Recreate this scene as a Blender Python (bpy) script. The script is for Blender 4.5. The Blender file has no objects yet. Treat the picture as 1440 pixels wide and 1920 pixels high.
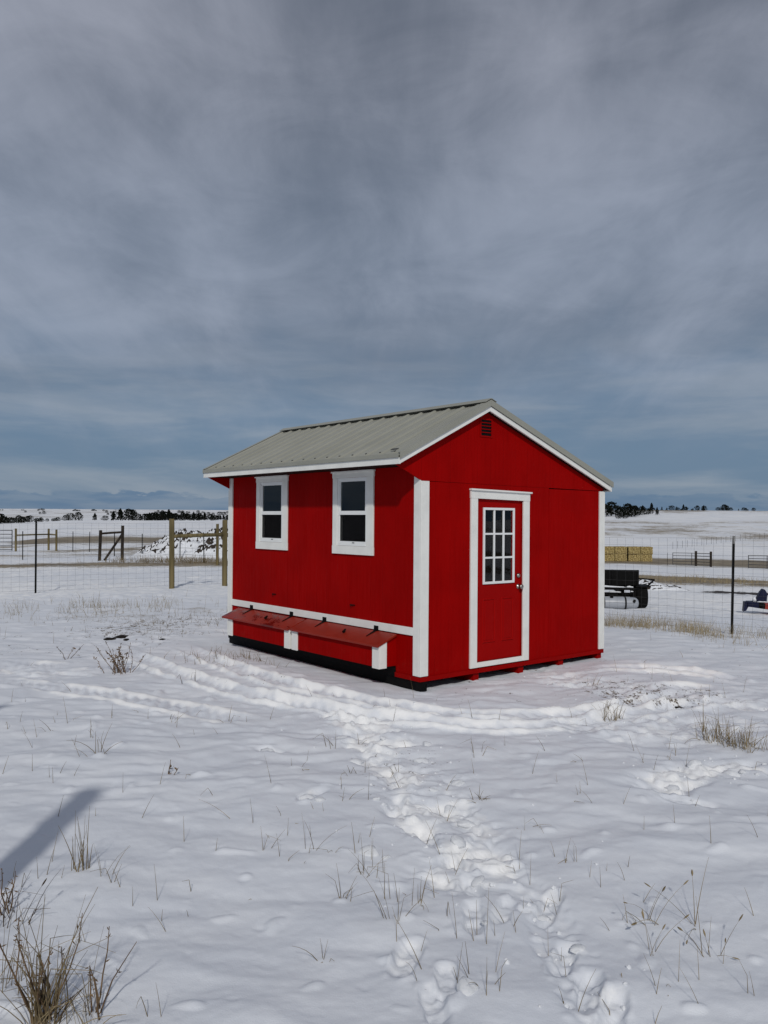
import bpy, bmesh, math, random
import numpy as np
from mathutils import Vector, Matrix, Euler

random.seed(11)
R = math.radians
scene = bpy.context.scene
col = scene.collection

# ------------------------------------------------------------------ camera
CAM_Z = 1.784
FPX, HZ, ROLL = 1548.7, 957.0, 0.0064          # focal length in picture units of a 1440 x 1920 frame
cd = bpy.data.cameras.new('camera')
cd.sensor_fit = 'VERTICAL'; cd.sensor_height = 36.0
cd.lens = 36.0 * FPX / 1920.0
cd.clip_start = 0.05; cd.clip_end = 20000
cam = bpy.data.objects.new('camera', cd); col.objects.link(cam)
cam.matrix_world = (Matrix.Translation((0, 0, CAM_Z)) @ Matrix.Rotation(math.pi/2 - math.atan(3.0/FPX), 4, 'X')
                    @ Matrix.Rotation(ROLL, 4, 'Z'))
scene.camera = cam

# ------------------------------------------------------------------ world
SUN_EL = R(36.0)
world = bpy.data.worlds.new('World'); scene.world = world; world.use_nodes = True
nt = world.node_tree; nt.nodes.clear()
N = nt.nodes.new; LK = nt.links.new
def wmath(op, a, b=None, c=None):
    n = N('ShaderNodeMath'); n.operation = op
    for i, v in enumerate((a, b, c)):
        if v is None: continue
        if isinstance(v, (int, float)): n.inputs[i].default_value = v
        else: LK(v, n.inputs[i])
    return n.outputs[0]
def wrange(v, a, b, c=0.0, d=1.0):
    n = N('ShaderNodeMapRange'); n.interpolation_type = 'SMOOTHSTEP'
    LK(v, n.inputs['Value'])
    for k, x in zip(('From Min', 'From Max', 'To Min', 'To Max'), (a, b, c, d)): n.inputs[k].default_value = x
    return n.outputs['Result']
def wmix(f, a, b):
    n = N('ShaderNodeMix'); n.data_type = 'RGBA'
    if isinstance(f, float): n.inputs[0].default_value = f
    else: LK(f, n.inputs[0])
    for i, v in ((6, a), (7, b)):
        if isinstance(v, tuple): n.inputs[i].default_value = (*v, 1)
        else: LK(v, n.inputs[i])
    return n.outputs[2]
def wnoise(vec, scale, detail=6, rough=.55, dist=0.0):
    n = N('ShaderNodeTexNoise'); n.inputs['Scale'].default_value = scale; n.inputs['Detail'].default_value = detail
    n.inputs['Roughness'].default_value = rough; n.inputs['Distortion'].default_value = dist
    LK(vec, n.inputs['Vector']); return n.outputs['Fac']
sky = N('ShaderNodeTexSky'); sky.sky_type = 'NISHITA'; sky.sun_disc = False
sky.sun_elevation = SUN_EL; sky.sun_rotation = math.pi     # the sun stands behind the camera (-Y)
sky.air_density = 1.0; sky.dust_density = 0.4; sky.ozone_density = 2.0
tc = N('ShaderNodeTexCoord'); sep = N('ShaderNodeSeparateXYZ'); LK(tc.outputs['Generated'], sep.inputs[0])
dx, dy, dz = sep.outputs
zc = wmath('MAXIMUM', dz, 0.0)
den = wmath('ADD', zc, 0.24)
cmb = N('ShaderNodeCombineXYZ'); LK(wmath('DIVIDE', dx, den), cmb.inputs[0]); LK(wmath('DIVIDE', dy, den), cmb.inputs[1])
deck = cmb.outputs[0]                                     # position on a flat cloud deck overhead
off = N('ShaderNodeVectorMath'); off.operation = 'ADD'; LK(deck, off.inputs[0]); off.inputs[1].default_value = (12.4, 3.3, 0)
n1 = wnoise(off.outputs[0], 1.0, 4, .5, .4)
n2 = wnoise(off.outputs[0], 3.6, 9, .62, .7)
strk = N('ShaderNodeMapping'); strk.inputs['Rotation'].default_value = (0, 0, R(24)); strk.inputs['Scale'].default_value = (1.6, .55, 1); LK(deck, strk.inputs[0])
n3 = wnoise(strk.outputs[0], 2.2, 7, .58, .4)
cl = wmath('ADD', wmath('MULTIPLY', n1, .50), wmath('ADD', wmath('MULTIPLY', n2, .20), wmath('MULTIPLY', n3, .30)))
cfac = wrange(cl, .36, .64)
cloud = wmix(wrange(zc, .26, .52), wmix(cfac, (1.95, 2.40, 3.20), (3.8, 4.35, 5.45)), wmix(cfac, (1.60, 1.86, 2.42), (4.3, 4.6, 5.5)))   # the deck thickens overhead
# low on the sky the deck thins to clear blue air with flat streaks of stratus and a far bank of cumulus
lowv = N('ShaderNodeCombineXYZ')
az = wmath('ARCTAN2', dx, dy)
LK(az, lowv.inputs[0]); LK(wmath('MULTIPLY', zc, 7.0), lowv.inputs[1])
st = wnoise(lowv.outputs[0], 3.2, 8, .55, .35)
streak = wrange(st, .40, .68)
lowcol = wmix(streak, (1.65, 2.60, 3.9), (3.05, 3.75, 4.7))
deepv = N('ShaderNodeCombineXYZ'); LK(az, deepv.inputs[0]); LK(wmath('MULTIPLY', zc, 3.0), deepv.inputs[1])
puff = wnoise(deepv.outputs[0], 14, 6, .6, .2)
bank_top = wmath('ADD', wmath('MULTIPLY', wrange(puff, .3, .75), .017), .010)
bank = wrange(wmath('SUBTRACT', zc, bank_top), -.0018, .0018, 1.0, 0.0)
lowcol = wmix(wmath('MULTIPLY', bank, wrange(wnoise(lowv.outputs[0], 9, 6, .6, .3), .35, .6, .9, .35)), lowcol, (1.15, 2.15, 3.65))
lowmix = wrange(wmath('ADD', zc, wmath('MULTIPLY', wmath('SUBTRACT', n3, .5), .16)), .04, .26, 1.0, 0.0)
skyc = wmix(lowmix, cloud, lowcol)
final = wmix(.95, sky.outputs[0], skyc)                  # a little of the clear sky shows through the deck
bg = N('ShaderNodeBackground'); bg.inputs['Strength'].default_value = 0.10
LK(final, bg.inputs['Color'])
wo = N('ShaderNodeOutputWorld'); LK(bg.outputs[0], wo.inputs['Surface'])

# ------------------------------------------------------------------ sun
sd = bpy.data.lights.new('sun', 'SUN'); sd.energy = 2.5; sd.angle = R(2.2); sd.color = (1.0, .965, .91)
sun = bpy.data.objects.new('sun', sd); col.objects.link(sun)
sun.rotation_euler = (math.pi/2 - SUN_EL, 0, 0)           # light travels towards +Y and down
sun.location = (0, -20, 15)
scene.view_settings.view_transform = 'Standard'
scene.view_settings.look = 'None'
scene.view_settings.exposure = -0.35
scene.view_settings.gamma = 1.0
scene.view_settings.use_curve_mapping = False
scene.render.engine = 'CYCLES'

# ------------------------------------------------------------------ helpers
def tag(o, label=None, cat=None, group=None, kind=None):
    if label: o['label'] = label
    if cat: o['category'] = cat
    if group: o['group'] = group
    if kind: o['kind'] = kind
    return o
def empty(name, loc=(0, 0, 0), rz=0.0):
    o = bpy.data.objects.new(name, None); col.objects.link(o)
    o.location = loc; o.rotation_euler = (0, 0, rz); o.empty_display_size = .2
    return o
class MB:
    def __init__(s): s.v = []; s.f = []
    def add(s, vs, fs):
        b = len(s.v); s.v += [tuple(p) for p in vs]; s.f += [tuple(i + b for i in f) for f in fs]; return s
    def box(s, x0, x1, y0, y1, z0, z1):
        return s.add([(x0,y0,z0),(x1,y0,z0),(x1,y1,z0),(x0,y1,z0),(x0,y0,z1),(x1,y0,z1),(x1,y1,z1),(x0,y1,z1)],
                     [(0,3,2,1),(4,5,6,7),(0,1,5,4),(1,2,6,5),(2,3,7,6),(3,0,4,7)])
    def prism(s, pts, axis, a, b):
        """extrude a 2-D polygon (counter-clockwise list) along an axis"""
        def mk(p, t): return {'x': (t, p[0], p[1]), 'y': (p[0], t, p[1]), 'z': (p[0], p[1], t)}[axis]
        n = len(pts); vs = [mk(p, a) for p in pts] + [mk(p, b) for p in pts]
        fs = [tuple(range(n)), tuple(range(2*n-1, n-1, -1))] + [(i, n+i, n+(i+1) % n, (i+1) % n) for i in range(n)]
        return s.add(vs, fs)
    def bar(s, p, q, w, t=None, up=(0, 0, 1)):
        p, q = Vector(p), Vector(q); d = (q-p).normalized(); t = t or w
        u = Vector(up)
        if abs(d.dot(u)) > .98: u = Vector((1, 0, 0))
        a = d.cross(u).normalized(); b = a.cross(d).normalized()
        vs = []
        for c in (p, q):
            for i, j in ((-1,-1),(1,-1),(1,1),(-1,1)): vs.append(c + a*w*.5*i + b*t*.5*j)
        return s.add(vs, [(0,3,2,1),(4,5,6,7),(0,1,5,4),(1,2,6,5),(2,3,7,6),(3,0,4,7)])
    def tube(s, pts, radii, n=6, cap=True):
        pts = [Vector(p) for p in pts]
        if isinstance(radii, (int, float)): radii = [radii]*len(pts)
        rings = []; b = len(s.v)
        prev = None
        for i, p in enumerate(pts):
            d = (pts[min(i+1, len(pts)-1)] - pts[max(i-1, 0)]).normalized()
            if prev is None:
                a = d.orthogonal().normalized()
            else:
                a = (prev - d*prev.dot(d)).normalized()
            prev = a; c = d.cross(a)
            for k in range(n):
                t = 2*math.pi*k/n
                s.v.append(tuple(p + (a*math.cos(t) + c*math.sin(t))*radii[i]))
        for i in range(len(pts)-1):
            for k in range(n):
                s.f.append((b+i*n+k, b+i*n+(k+1) % n, b+(i+1)*n+(k+1) % n, b+(i+1)*n+k))
        if cap:
            s.f.append(tuple(b+k for k in range(n-1, -1, -1))); e = b+(len(pts)-1)*n
            s.f.append(tuple(e+k for k in range(n)))
        return s
    def mesh(s, name, mat=None, smooth=False):
        me = bpy.data.meshes.new(name); me.from_pydata(s.v, [], s.f); me.update()
        bm = bmesh.new(); bm.from_mesh(me); bmesh.ops.recalc_face_normals(bm, faces=bm.faces); bm.to_mesh(me); bm.free()
        if mat: me.materials.append(mat)
        if smooth: me.shade_smooth()
        return me
    def build(s, name, mat, parent=None, smooth=False, bevel=0):
        o = bpy.data.objects.new(name, s.mesh(name, mat, smooth)); col.objects.link(o)
        if parent: o.parent = parent
        if bevel:
            m = o.modifiers.new('bevel', 'BEVEL'); m.width = bevel; m.segments = 2; m.limit_method = 'ANGLE'
        return o
def link_mesh(name, me, parent=None, loc=(0, 0, 0), rot=(0, 0, 0), sc=(1, 1, 1)):
    o = bpy.data.objects.new(name, me); col.objects.link(o)
    if parent: o.parent = parent
    o.location = loc; o.rotation_euler = rot; o.scale = sc
    return o

# ------------------------------------------------------------------ materials
def mat(name, rough=.6, spec=.4):
    m = bpy.data.materials.new(name); m.use_nodes = True
    b = m.node_tree.nodes['Principled BSDF']
    b.inputs['Roughness'].default_value = rough; b.inputs['Specular IOR Level'].default_value = spec
    return m, m.node_tree, b
def mnoise(t, scale, detail=5, rough=.55, stretch=None, coord='Object', dist=0):
    tcn = t.nodes.new('ShaderNodeTexCoord'); n = t.nodes.new('ShaderNodeTexNoise')
    n.inputs['Scale'].default_value = scale; n.inputs['Detail'].default_value = detail; n.inputs['Roughness'].default_value = rough
    n.inputs['Distortion'].default_value = dist
    if stretch:
        mp = t.nodes.new('ShaderNodeMapping'); mp.inputs['Scale'].default_value = stretch
        t.links.new(tcn.outputs[coord], mp.inputs[0]); t.links.new(mp.outputs[0], n.inputs['Vector'])
    else: t.links.new(tcn.outputs[coord], n.inputs['Vector'])
    return n.outputs['Fac']
def mrange(t, v, a, b, c=0., d=1.):
    n = t.nodes.new('ShaderNodeMapRange'); n.interpolation_type = 'SMOOTHSTEP'; t.links.new(v, n.inputs['Value'])
    for k, x in zip(('From Min', 'From Max', 'To Min', 'To Max'), (a, b, c, d)): n.inputs[k].default_value = x
    return n.outputs['Result']
def mmix(t, f, a, b):
    n = t.nodes.new('ShaderNodeMix'); n.data_type = 'RGBA'
    if isinstance(f, (int, float)): n.inputs[0].default_value = f
    else: t.links.new(f, n.inputs[0])
    for i, v in ((6, a), (7, b)):
        if isinstance(v, tuple): n.inputs[i].default_value = (*v, 1)
        else: t.links.new(v, n.inputs[i])
    return n.outputs[2]
def mmath(t, op, a, b):
    n = t.nodes.new('ShaderNodeMath'); n.operation = op
    for i, v in enumerate((a, b)):
        if isinstance(v, (int, float)): n.inputs[i].default_value = v
        else: t.links.new(v, n.inputs[i])
    return n.outputs[0]
def mbump(t, b, h, strength, dist):
    n = t.nodes.new('ShaderNodeBump'); n.inputs['Strength'].default_value = strength; n.inputs['Distance'].default_value = dist
    t.links.new(h, n.inputs['Height']); t.links.new(n.outputs[0], b.inputs['Normal']); return n
def simple(name, c0, c1, scale=8, rough=.6, spec=.4, stretch=None, bump=0, bdist=.002, lo=.3, hi=.7, metal=0, bscale=None):
    m, t, b = mat(name, rough, spec)
    n = mnoise(t, scale, 6, .6, stretch)
    t.links.new(mmix(t, mrange(t, n, lo, hi), c0, c1), b.inputs['Base Color'])
    b.inputs['Metallic'].default_value = metal
    if bump: mbump(t, b, mnoise(t, bscale or scale*4, 5, .6, stretch), bump, bdist)
    return m
M = {}
def red_paint(name, c0, c1, rough, groove_axis):
    m, t, b = mat(name, rough, .03)
    n = mnoise(t, 1.7, 4, .5); g = mnoise(t, 30, 6, .65, (1, 1, .06))
    c = mmix(t, mrange(t, n, .3, .7), tuple(x*.94 for x in c0), c1)
    c = mmix(t, mmath(t, 'MULTIPLY', mrange(t, g, .45, .8), .5), c, tuple(x*.72 for x in c0))
    # dust and splash stains along the bottom of the wall
    tcn = t.nodes.new('ShaderNodeTexCoord'); sp = t.nodes.new('ShaderNodeSeparateXYZ'); t.links.new(tcn.outputs['Object'], sp.inputs[0])
    spl = mmath(t, 'MULTIPLY', mrange(t, sp.outputs[2], .0, .28, 1., 0.), mrange(t, mnoise(t, 14, 7, .7), .5, .75))
    c = mmix(t, mmath(t, 'MULTIPLY', spl, .22), c, (.16, .03, .02))
    t.links.new(c, b.inputs['Base Color'])
    w = t.nodes.new('ShaderNodeMath'); w.operation = 'PINGPONG'; w.inputs[1].default_value = .1016
    t.links.new(sp.outputs[groove_axis], w.inputs[0])
    gr = mrange(t, w.outputs[0], .0015, .006, 0., 1.)
    h = mmath(t, 'ADD', mmath(t, 'MULTIPLY', gr, .8), mmath(t, 'MULTIPLY', g, .45))
    mbump(t, b, h, .55, .004)
    t.links.new(mrange(t, g, .3, .7, rough-.08, rough+.12), b.inputs['Roughness'])
    return m
RED0, RED1 = (.265, .0009, .0007), (.300, .0012, .0009)
M['red_gable'] = red_paint('red_siding_gable', RED0, RED1, .60, 0)
M['red_side'] = red_paint('red_siding_side', RED0, RED1, .60, 1)
M['red_trim'] = simple('red_painted_wood', (.235, .0012, .0009), (.27, .0015, .0012), 3, .6, .04, None, .12)
M['red_door'] = simple('red_door_enamel', (.270, .0016, .0013), (.300, .0020, .0016), 2, .55, .045, None, .05)
m, t, b = mat('red_lid_paint', .4, .22)
wet = mrange(t, mnoise(t, 3.4, 7, .62, (1.4, 1, 1)), .46, .60)
attr = t.nodes.new('ShaderNodeAttribute'); attr.attribute_name = 'damp'
wetf = mmath(t, 'MULTIPLY', wet, attr.outputs['Fac'])
t.links.new(mmix(t, wetf, (.250, .019, .0085), (.11, .006, .004)), b.inputs['Base Color'])
t.links.new(mrange(t, wetf, 0, 1, .42, .14), b.inputs['Roughness'])
M['red_lid'] = m
m, t, b = mat('white_painted_trim', .55, .35)
n = mnoise(t, 5, 6, .6); g = mnoise(t, 40, 5, .6, (1, 1, .08))
c = mmix(t, mrange(t, n, .35, .75), (.78, .78, .74), (.70, .70, .665))
c = mmix(t, mmath(t, 'MULTIPLY', mrange(t, mnoise(t, 18, 8, .75), .62, .75), .25), c, (.50, .46, .40))
t.links.new(c, b.inputs['Base Color']); mbump(t, b, g, .12, .002); M['white'] = m
M['vinyl'] = simple('white_vinyl', (.78, .79, .78), (.73, .74, .73), 3, .4, .4)
m, t, b = mat('grey_roof_metal', .5, .22)
n = mnoise(t, 1.6, 5, .55); n2_ = mnoise(t, 26, 6, .7)
c = mmix(t, mrange(t, n, .3, .7), (.265, .265, .225), (.300, .300, .258))
c = mmix(t, mmath(t, 'MULTIPLY', mrange(t, n2_, .58, .8), .3), c, (.20, .195, .16))
t.links.new(c, b.inputs['Base Color']); t.links.new(mrange(t, n2_, .3, .8, .38, .55), b.inputs['Roughness'])
mbump(t, b, n, .08, .01); M['roof'] = m
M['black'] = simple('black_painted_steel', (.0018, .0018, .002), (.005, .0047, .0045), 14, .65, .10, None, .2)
M['rubber'] = simple('black_rubber', (.003, .003, .003), (.008, .0075, .007), 18, .85, .10, None, .4)
M['soffit'] = simple('dark_brown_soffit', (.018, .006, .005), (.028, .009, .007), 5, .85, .05)
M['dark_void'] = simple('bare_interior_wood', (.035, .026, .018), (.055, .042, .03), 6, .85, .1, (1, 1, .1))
M['nickel'] = simple('satin_nickel', (.30, .28, .25), (.38, .36, .33), 20, .32, .5, metal=1)
M['screwhead'] = simple('dark_screw_head', (.02, .02, .02), (.05, .045, .04), 40, .5, .4)
m = bpy.data.materials.new('window_glass'); m.use_nodes = True; t = m.node_tree; t.nodes.clear()
o_ = t.nodes.new('ShaderNodeOutputMaterial'); mx = t.nodes.new('ShaderNodeMixShader'); fr = t.nodes.new('ShaderNodeFresnel'); fr.inputs[0].default_value = 1.5
tr = t.nodes.new('ShaderNodeBsdfTransparent'); tr.inputs[0].default_value = (.80, .84, .84, 1); gl = t.nodes.new('ShaderNodeBsdfGlossy'); gl.inputs['Roughness'].default_value = .015
bp = t.nodes.new('ShaderNodeBump'); bp.inputs['Strength'].default_value = .06; bp.inputs['Distance'].default_value = .01
t.links.new(mnoise(t, 4, 2, .5), bp.inputs['Height']); t.links.new(bp.outputs[0], gl.inputs['Normal'])
t.links.new(fr.outputs[0], mx.inputs[0]); t.links.new(tr.outputs[0], mx.inputs[1]); t.links.new(gl.outputs[0], mx.inputs[2]); t.links.new(mx.outputs[0], o_.inputs[0]); M['glass'] = m
m = bpy.data.materials.new('insect_screen'); m.use_nodes = True; t = m.node_tree; t.nodes.clear()
o_ = t.nodes.new('ShaderNodeOutputMaterial'); mx = t.nodes.new('ShaderNodeMixShader'); mx.inputs[0].default_value = .55
tr = t.nodes.new('ShaderNodeBsdfTransparent'); df = t.nodes.new('ShaderNodeBsdfDiffuse'); df.inputs[0].default_value = (.012, .012, .013, 1)
t.links.new(tr.outputs[0], mx.inputs[1]); t.links.new(df.outputs[0], mx.inputs[2]); t.links.new(mx.outputs[0], o_.inputs[0]); M['screen'] = m
M['wood_green'] = simple('treated_post_wood', (.085, .068, .030), (.19, .15, .072), 9, .8, .2, (1, 1, .12), .5, .006)
M['wood_dark'] = simple('old_dark_post_wood', (.016, .012, .009), (.045, .034, .025), 8, .85, .2, (1, 1, .15), .5, .006)
M['tpost'] = simple('dark_steel_post', (.003, .004, .0035), (.010, .011, .010), 20, .7, .15)
M['tpost_tip'] = simple('pale_steel_post_tip', (.20, .20, .20), (.32, .32, .31), 20, .6, .4)
M['wire'] = simple('galvanised_wire', (.045, .045, .048), (.08, .08, .08), 30, .6, .3)
M['pipe'] = simple('dark_gate_pipe', (.025, .028, .03), (.06, .06, .06), 12, .55, .4)
M['straw'] = simple('straw_bale', (.17, .12, .042), (.58, .47, .22), 5, .95, .1, (1, 1, 2.6), 1.0, .06, .36, .64)
M['twine'] = simple('orange_twine', (.22, .13, .05), (.30, .19, .08), 20, .8, .2)
M['blade'] = simple('dry_grass', (.13, .095, .048), (.33, .26, .15), 5, .85, .15)
M['blade_dark'] = simple('dark_dry_weed', (.035, .024, .016), (.11, .075, .045), 9, .9, .1)
M['blade_pale'] = simple('pale_dry_grass', (.24, .19, .115), (.42, .35, .22), 4, .85, .15)
M['needles'] = simple('juniper_foliage', (.003, .0045, .003), (.008, .010, .006), 3, .9, .1)
M['bark'] = simple('dark_bark', (.02, .016, .012), (.05, .04, .03), 6, .9, .1)
M['tank'] = simple('silver_tank_paint', (.27, .29, .32), (.36, .38, .41), 4, .35, .4)
M['blue'] = simple('navy_plastic', (.004, .006, .026), (.008, .011, .040), 5, .5, .2)
M['sled_red'] = simple('red_plastic', (.26, .028, .016), (.34, .045, .025), 5, .45, .4)

# ------------------------------------------------------------------ ground shape
def perlin(x, y, seed=0):
    xi = np.floor(x).astype(np.int64); yi = np.floor(y).astype(np.int64); xf = x-xi; yf = y-yi
    u = xf*xf*xf*(xf*(xf*6-15)+10); v = yf*yf*yf*(yf*(yf*6-15)+10)
    def g(ix, iy, fx, fy):
        h = (ix*374761393 + iy*668265263 + seed*974711) & 0x7fffffff
        h = ((h ^ (h >> 13))*1274126177) & 0x7fffffff; h = h ^ (h >> 16)
        a = (h & 1023)*(2*np.pi/1024.)
        return np.cos(a)*fx + np.sin(a)*fy
    n00 = g(xi, yi, xf, yf); n10 = g(xi+1, yi, xf-1, yf); n01 = g(xi, yi+1, xf, yf-1); n11 = g(xi+1, yi+1, xf-1, yf-1)
    return (n00*(1-u)+n10*u)*(1-v) + (n01*(1-u)+n11*u)*v
def fbm(x, y, octv, seed=0, gain=.5):
    s = np.zeros_like(x); a = 1.0; f = 1.0
    for i in range(octv):
        s += a*perlin(x*f+17.3*i, y*f-9.1*i, seed+i); a *= gain; f *= 2.03
    return s
def sstep(a, b, v):
    t = np.clip((v-a)/(b-a), 0, 1); return t*t*(3-2*t)
def gp(u, v, z=0.0):
    """ground spot seen in direction (u, v): used to lay out tracks, tufts and clods on the real ground"""
    du, dv = u-720.0, v-HZ
    c, s = math.cos(ROLL), math.sin(ROLL)
    a, b_ = c*du + s*dv, -s*du + c*dv
    d = (CAM_Z - z)*FPX/b_
    return (a*d/FPX, d)
LEFT = np.array([(0,0),(20,0),(25,-.1),(30,-.26),(36,-.42),(48,-.62),(70,-1.0),(95,-1.3),(110,-1.35),(150,-1.0),(185,-.75),(230,-1.4),(330,-3.2),(600,-5.2),(1000,-5.0),(1800,-3.6),(3200,-2.2),(5000,-2.5),(7000,-8)])
LEFT2 = np.array([(0,0),(20,0),(25,-.1),(30,-.26),(36,-.42),(48,-.62),(70,-1.1),(95,-1.7),(110,-2.0),(150,-2.5),(185,-3.0),(230,-3.5),(330,-4.3),(600,-5.4),(1000,-5.0),(1800,-3.6),(3200,-2.2),(5000,-2.5),(7000,-8)])
RIGHT = np.array([(0,0),(12,0),(18,-.28),(30,-.85),(50,-1.85),(83,-3.4),(100,-4.05),(125,-4.5),(180,-3.7),(300,-.9),(420,1.9),(500,2.9),(540,2.7),(700,-2),(1500,-6),(5000,-8),(7000,-12)])
ACROSS = []   # filled below: disturbed lines
def polyd(x, y, pts):
    """distance to a polyline and arc length along it"""
    if x.size > 4000:
        xs_ = [p[0] for p in pts]; ys_ = [p[1] for p in pts]
        k_ = (x > min(xs_)-1.3) & (x < max(xs_)+1.3) & (y > min(ys_)-1.3) & (y < max(ys_)+1.3)
        bd = np.full(x.shape, 9.); ba = np.zeros(x.shape); bs = np.zeros(x.shape)
        for a0 in range(0, int(k_.sum()), 3999):
            ii = np.nonzero(k_)[0][a0:a0+3999] if a0 == 0 else ki[a0:a0+3999]
            if a0 == 0: ki = np.nonzero(k_)[0]
            r_ = polyd(x[ii], y[ii], pts); bd[ii], ba[ii], bs[ii] = r_
        return bd, ba, bs
    best = np.full(x.shape, 1e9); arc = np.zeros(x.shape); sgn = np.zeros(x.shape); acc = 0.
    for (ax, ay), (bx, by) in zip(pts[:-1], pts[1:]):
        ex, ey = bx-ax, by-ay; l2 = ex*ex+ey*ey; l = math.sqrt(l2)
        t_ = np.clip(((x-ax)*ex+(y-ay)*ey)/l2, 0, 1)
        qx, qy = x-ax-t_*ex, y-ay-t_*ey; d_ = np.hypot(qx, qy)
        m_ = d_ < best
        best = np.where(m_, d_, best); arc = np.where(m_, acc+t_*l, arc); sgn = np.where(m_, np.sign(ex*qy-ey*qx), sgn)
        acc += l
    return best, arc, sgn
def smooth_path(px, n=6):
    p = [Vector((*gp(*q), 0)) for q in px]; out = []
    for i in range(len(p)-1):
        p0, p1, p2, p3 = p[max(i-1, 0)], p[i], p[i+1], p[min(i+2, len(p)-1)]
        for k in range(n):
            t_ = k/n
            q = .5*((2*p1)+(p2-p0)*t_+(2*p0-5*p1+4*p2-p3)*t_*t_+(3*p1-p0-3*p2+p3)*t_**3)
            out.append((q.x, q.y))
    out.append((p[-1].x, p[-1].y)); return out
TRACKS = [  # path, half width, depth, berm
    (smooth_path([(215,1215),(330,1262),(480,1306),(640,1338),(800,1356),(960,1366),(1100,1358),(1250,1330),(1440,1300)]), .12, .036, .066),
    (smooth_path([(330,1208),(430,1250),(560,1290),(720,1322),(880,1340),(1040,1342),(1180,1322),(1300,1290)]), .12, .032, .056),
    (smooth_path([(1060,1250),(1180,1254),(1300,1262),(1440,1284)]), .12, .030, .054),
    (smooth_path([(1150,1290),(1300,1288),(1440,1306)]), .12, .024, .034),
    (smooth_path([(-60,1268),(90,1288),(240,1310),(380,1335),(520,1366)]), .13, .018, .024),
    (smooth_path([(-40,1236),(80,1250),(160,1252)]), .22, .012, .028),
]
TRAMPLE = [  # path, half width, strength
    (smooth_path([(660,1350),(720,1400),(770,1450),(800,1500),(850,1560),(885,1620)]), .36, .95),
    (smooth_path([(900,1600),(980,1660),(1040,1740),(1090,1840),(1150,1940)]), .15, .48),
    (smooth_path([(1240,1470),(1310,1450),(1400,1440)]), .22, .9),
    (smooth_path([(1000,1250),(1100,1280),(1220,1300),(1380,1330)]), .55, .62),
    (smooth_path([(820,1290),(960,1272),(1100,1258)]), .40, .40),
    (smooth_path([(1080,1355),(1200,1375),(1330,1360),(1440,1350)]), .45, .60),
    (smooth_path([(20,1250),(90,1262),(150,1258)]), .30, .55),
    (smooth_path([(150,1190),(260,1200),(400,1180)]), .70, .35),
]
FEET = [  # centre direction (u,v), length, width, heading
    (888,1712,.30,.115,-.10),(762,1790,.32,.125,-.28),(815,1880,.27,.115,.1),(838,1835,.24,.10,0),(1030,1690,.34,.11,-.45),(1105,1850,.30,.12,-.3),
    (885,1655,.24,.10,.2),(862,1612,.24,.10,.5),(945,1700,.28,.10,-.4),(1055,1790,.28,.11,-.4),(1150,1895,.3,.11,-.4),
    (800,1560,.28,.12,.1),(742,1505,.26,.12,-.3),(1290,1500,.40,.12,1.1),(1240,1482,.36,.12,1.2),(505,1408,.25,.11,1.2),(585,1490,.28,.12,-.6),
]
def foot(x, y, cx, cy, ch, sh, l, w):
    px_, py_ = (x-cx)*ch+(y-cy)*sh, -(x-cx)*sh+(y-cy)*ch
    waist = 1 - .16*np.exp(-((py_+.02)/(l*.16))**2)
    e = (np.abs(px_/(w*.5*waist))**2.6+np.abs(py_/(l*.5))**2.6)**(1/2.6) + .07*fbm(x/.05, y/.05, 2, 71)
    z = -.028*(1-sstep(.62, 1.04, e)) + (1-sstep(.75, .95, e))*(.0007*np.sin(py_*2*np.pi/.034) + .013*fbm(x/.07, y/.06, 3, 77, .6))
    z = z + .008*np.exp(-((e-1.12)/.10)**2)*np.clip(.4+1.6*perlin(x/.07, y/.07, 73), 0, 2)
    return z, .55*(1-sstep(.9, 1.3, e))
SHED_YAW = .6932; SHED = (.3742, 8.3184)
def shed_local(x, y):
    c, s = math.cos(SHED_YAW), math.sin(SHED_YAW); X, Y = x-SHED[0], y-SHED[1]
    return X*c+Y*s, -X*s+Y*c
def base_z(x, y):
    d = np.hypot(x, y); a = np.arctan2(x, y)
    zl = np.interp(d, LEFT[:, 0], LEFT[:, 1]); zl2 = np.interp(d, LEFT2[:, 0], LEFT2[:, 1]); zr = np.interp(d, RIGHT[:, 0], RIGHT[:, 1])
    k = sstep(-.44, -.36, a); z = zl2*(1-k)+zl*k
    k = sstep(-.05, .20, a); z = z*(1-k)+zr*k
    back = sstep(1.2, 2.2, np.abs(a)); z = z*(1-back)
    far = sstep(25, 120, d)
    z = z + far*(.10*fbm(x/14., y/14., 3, 5)) + sstep(90, 400, d)*(.9*fbm(x/160., y/160., 4, 8))*(1-.7*sstep(.0, .3, a)) + sstep(800, 2500, d)*2.2*fbm(x/900., y/900., 3, 9)
    return z
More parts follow.
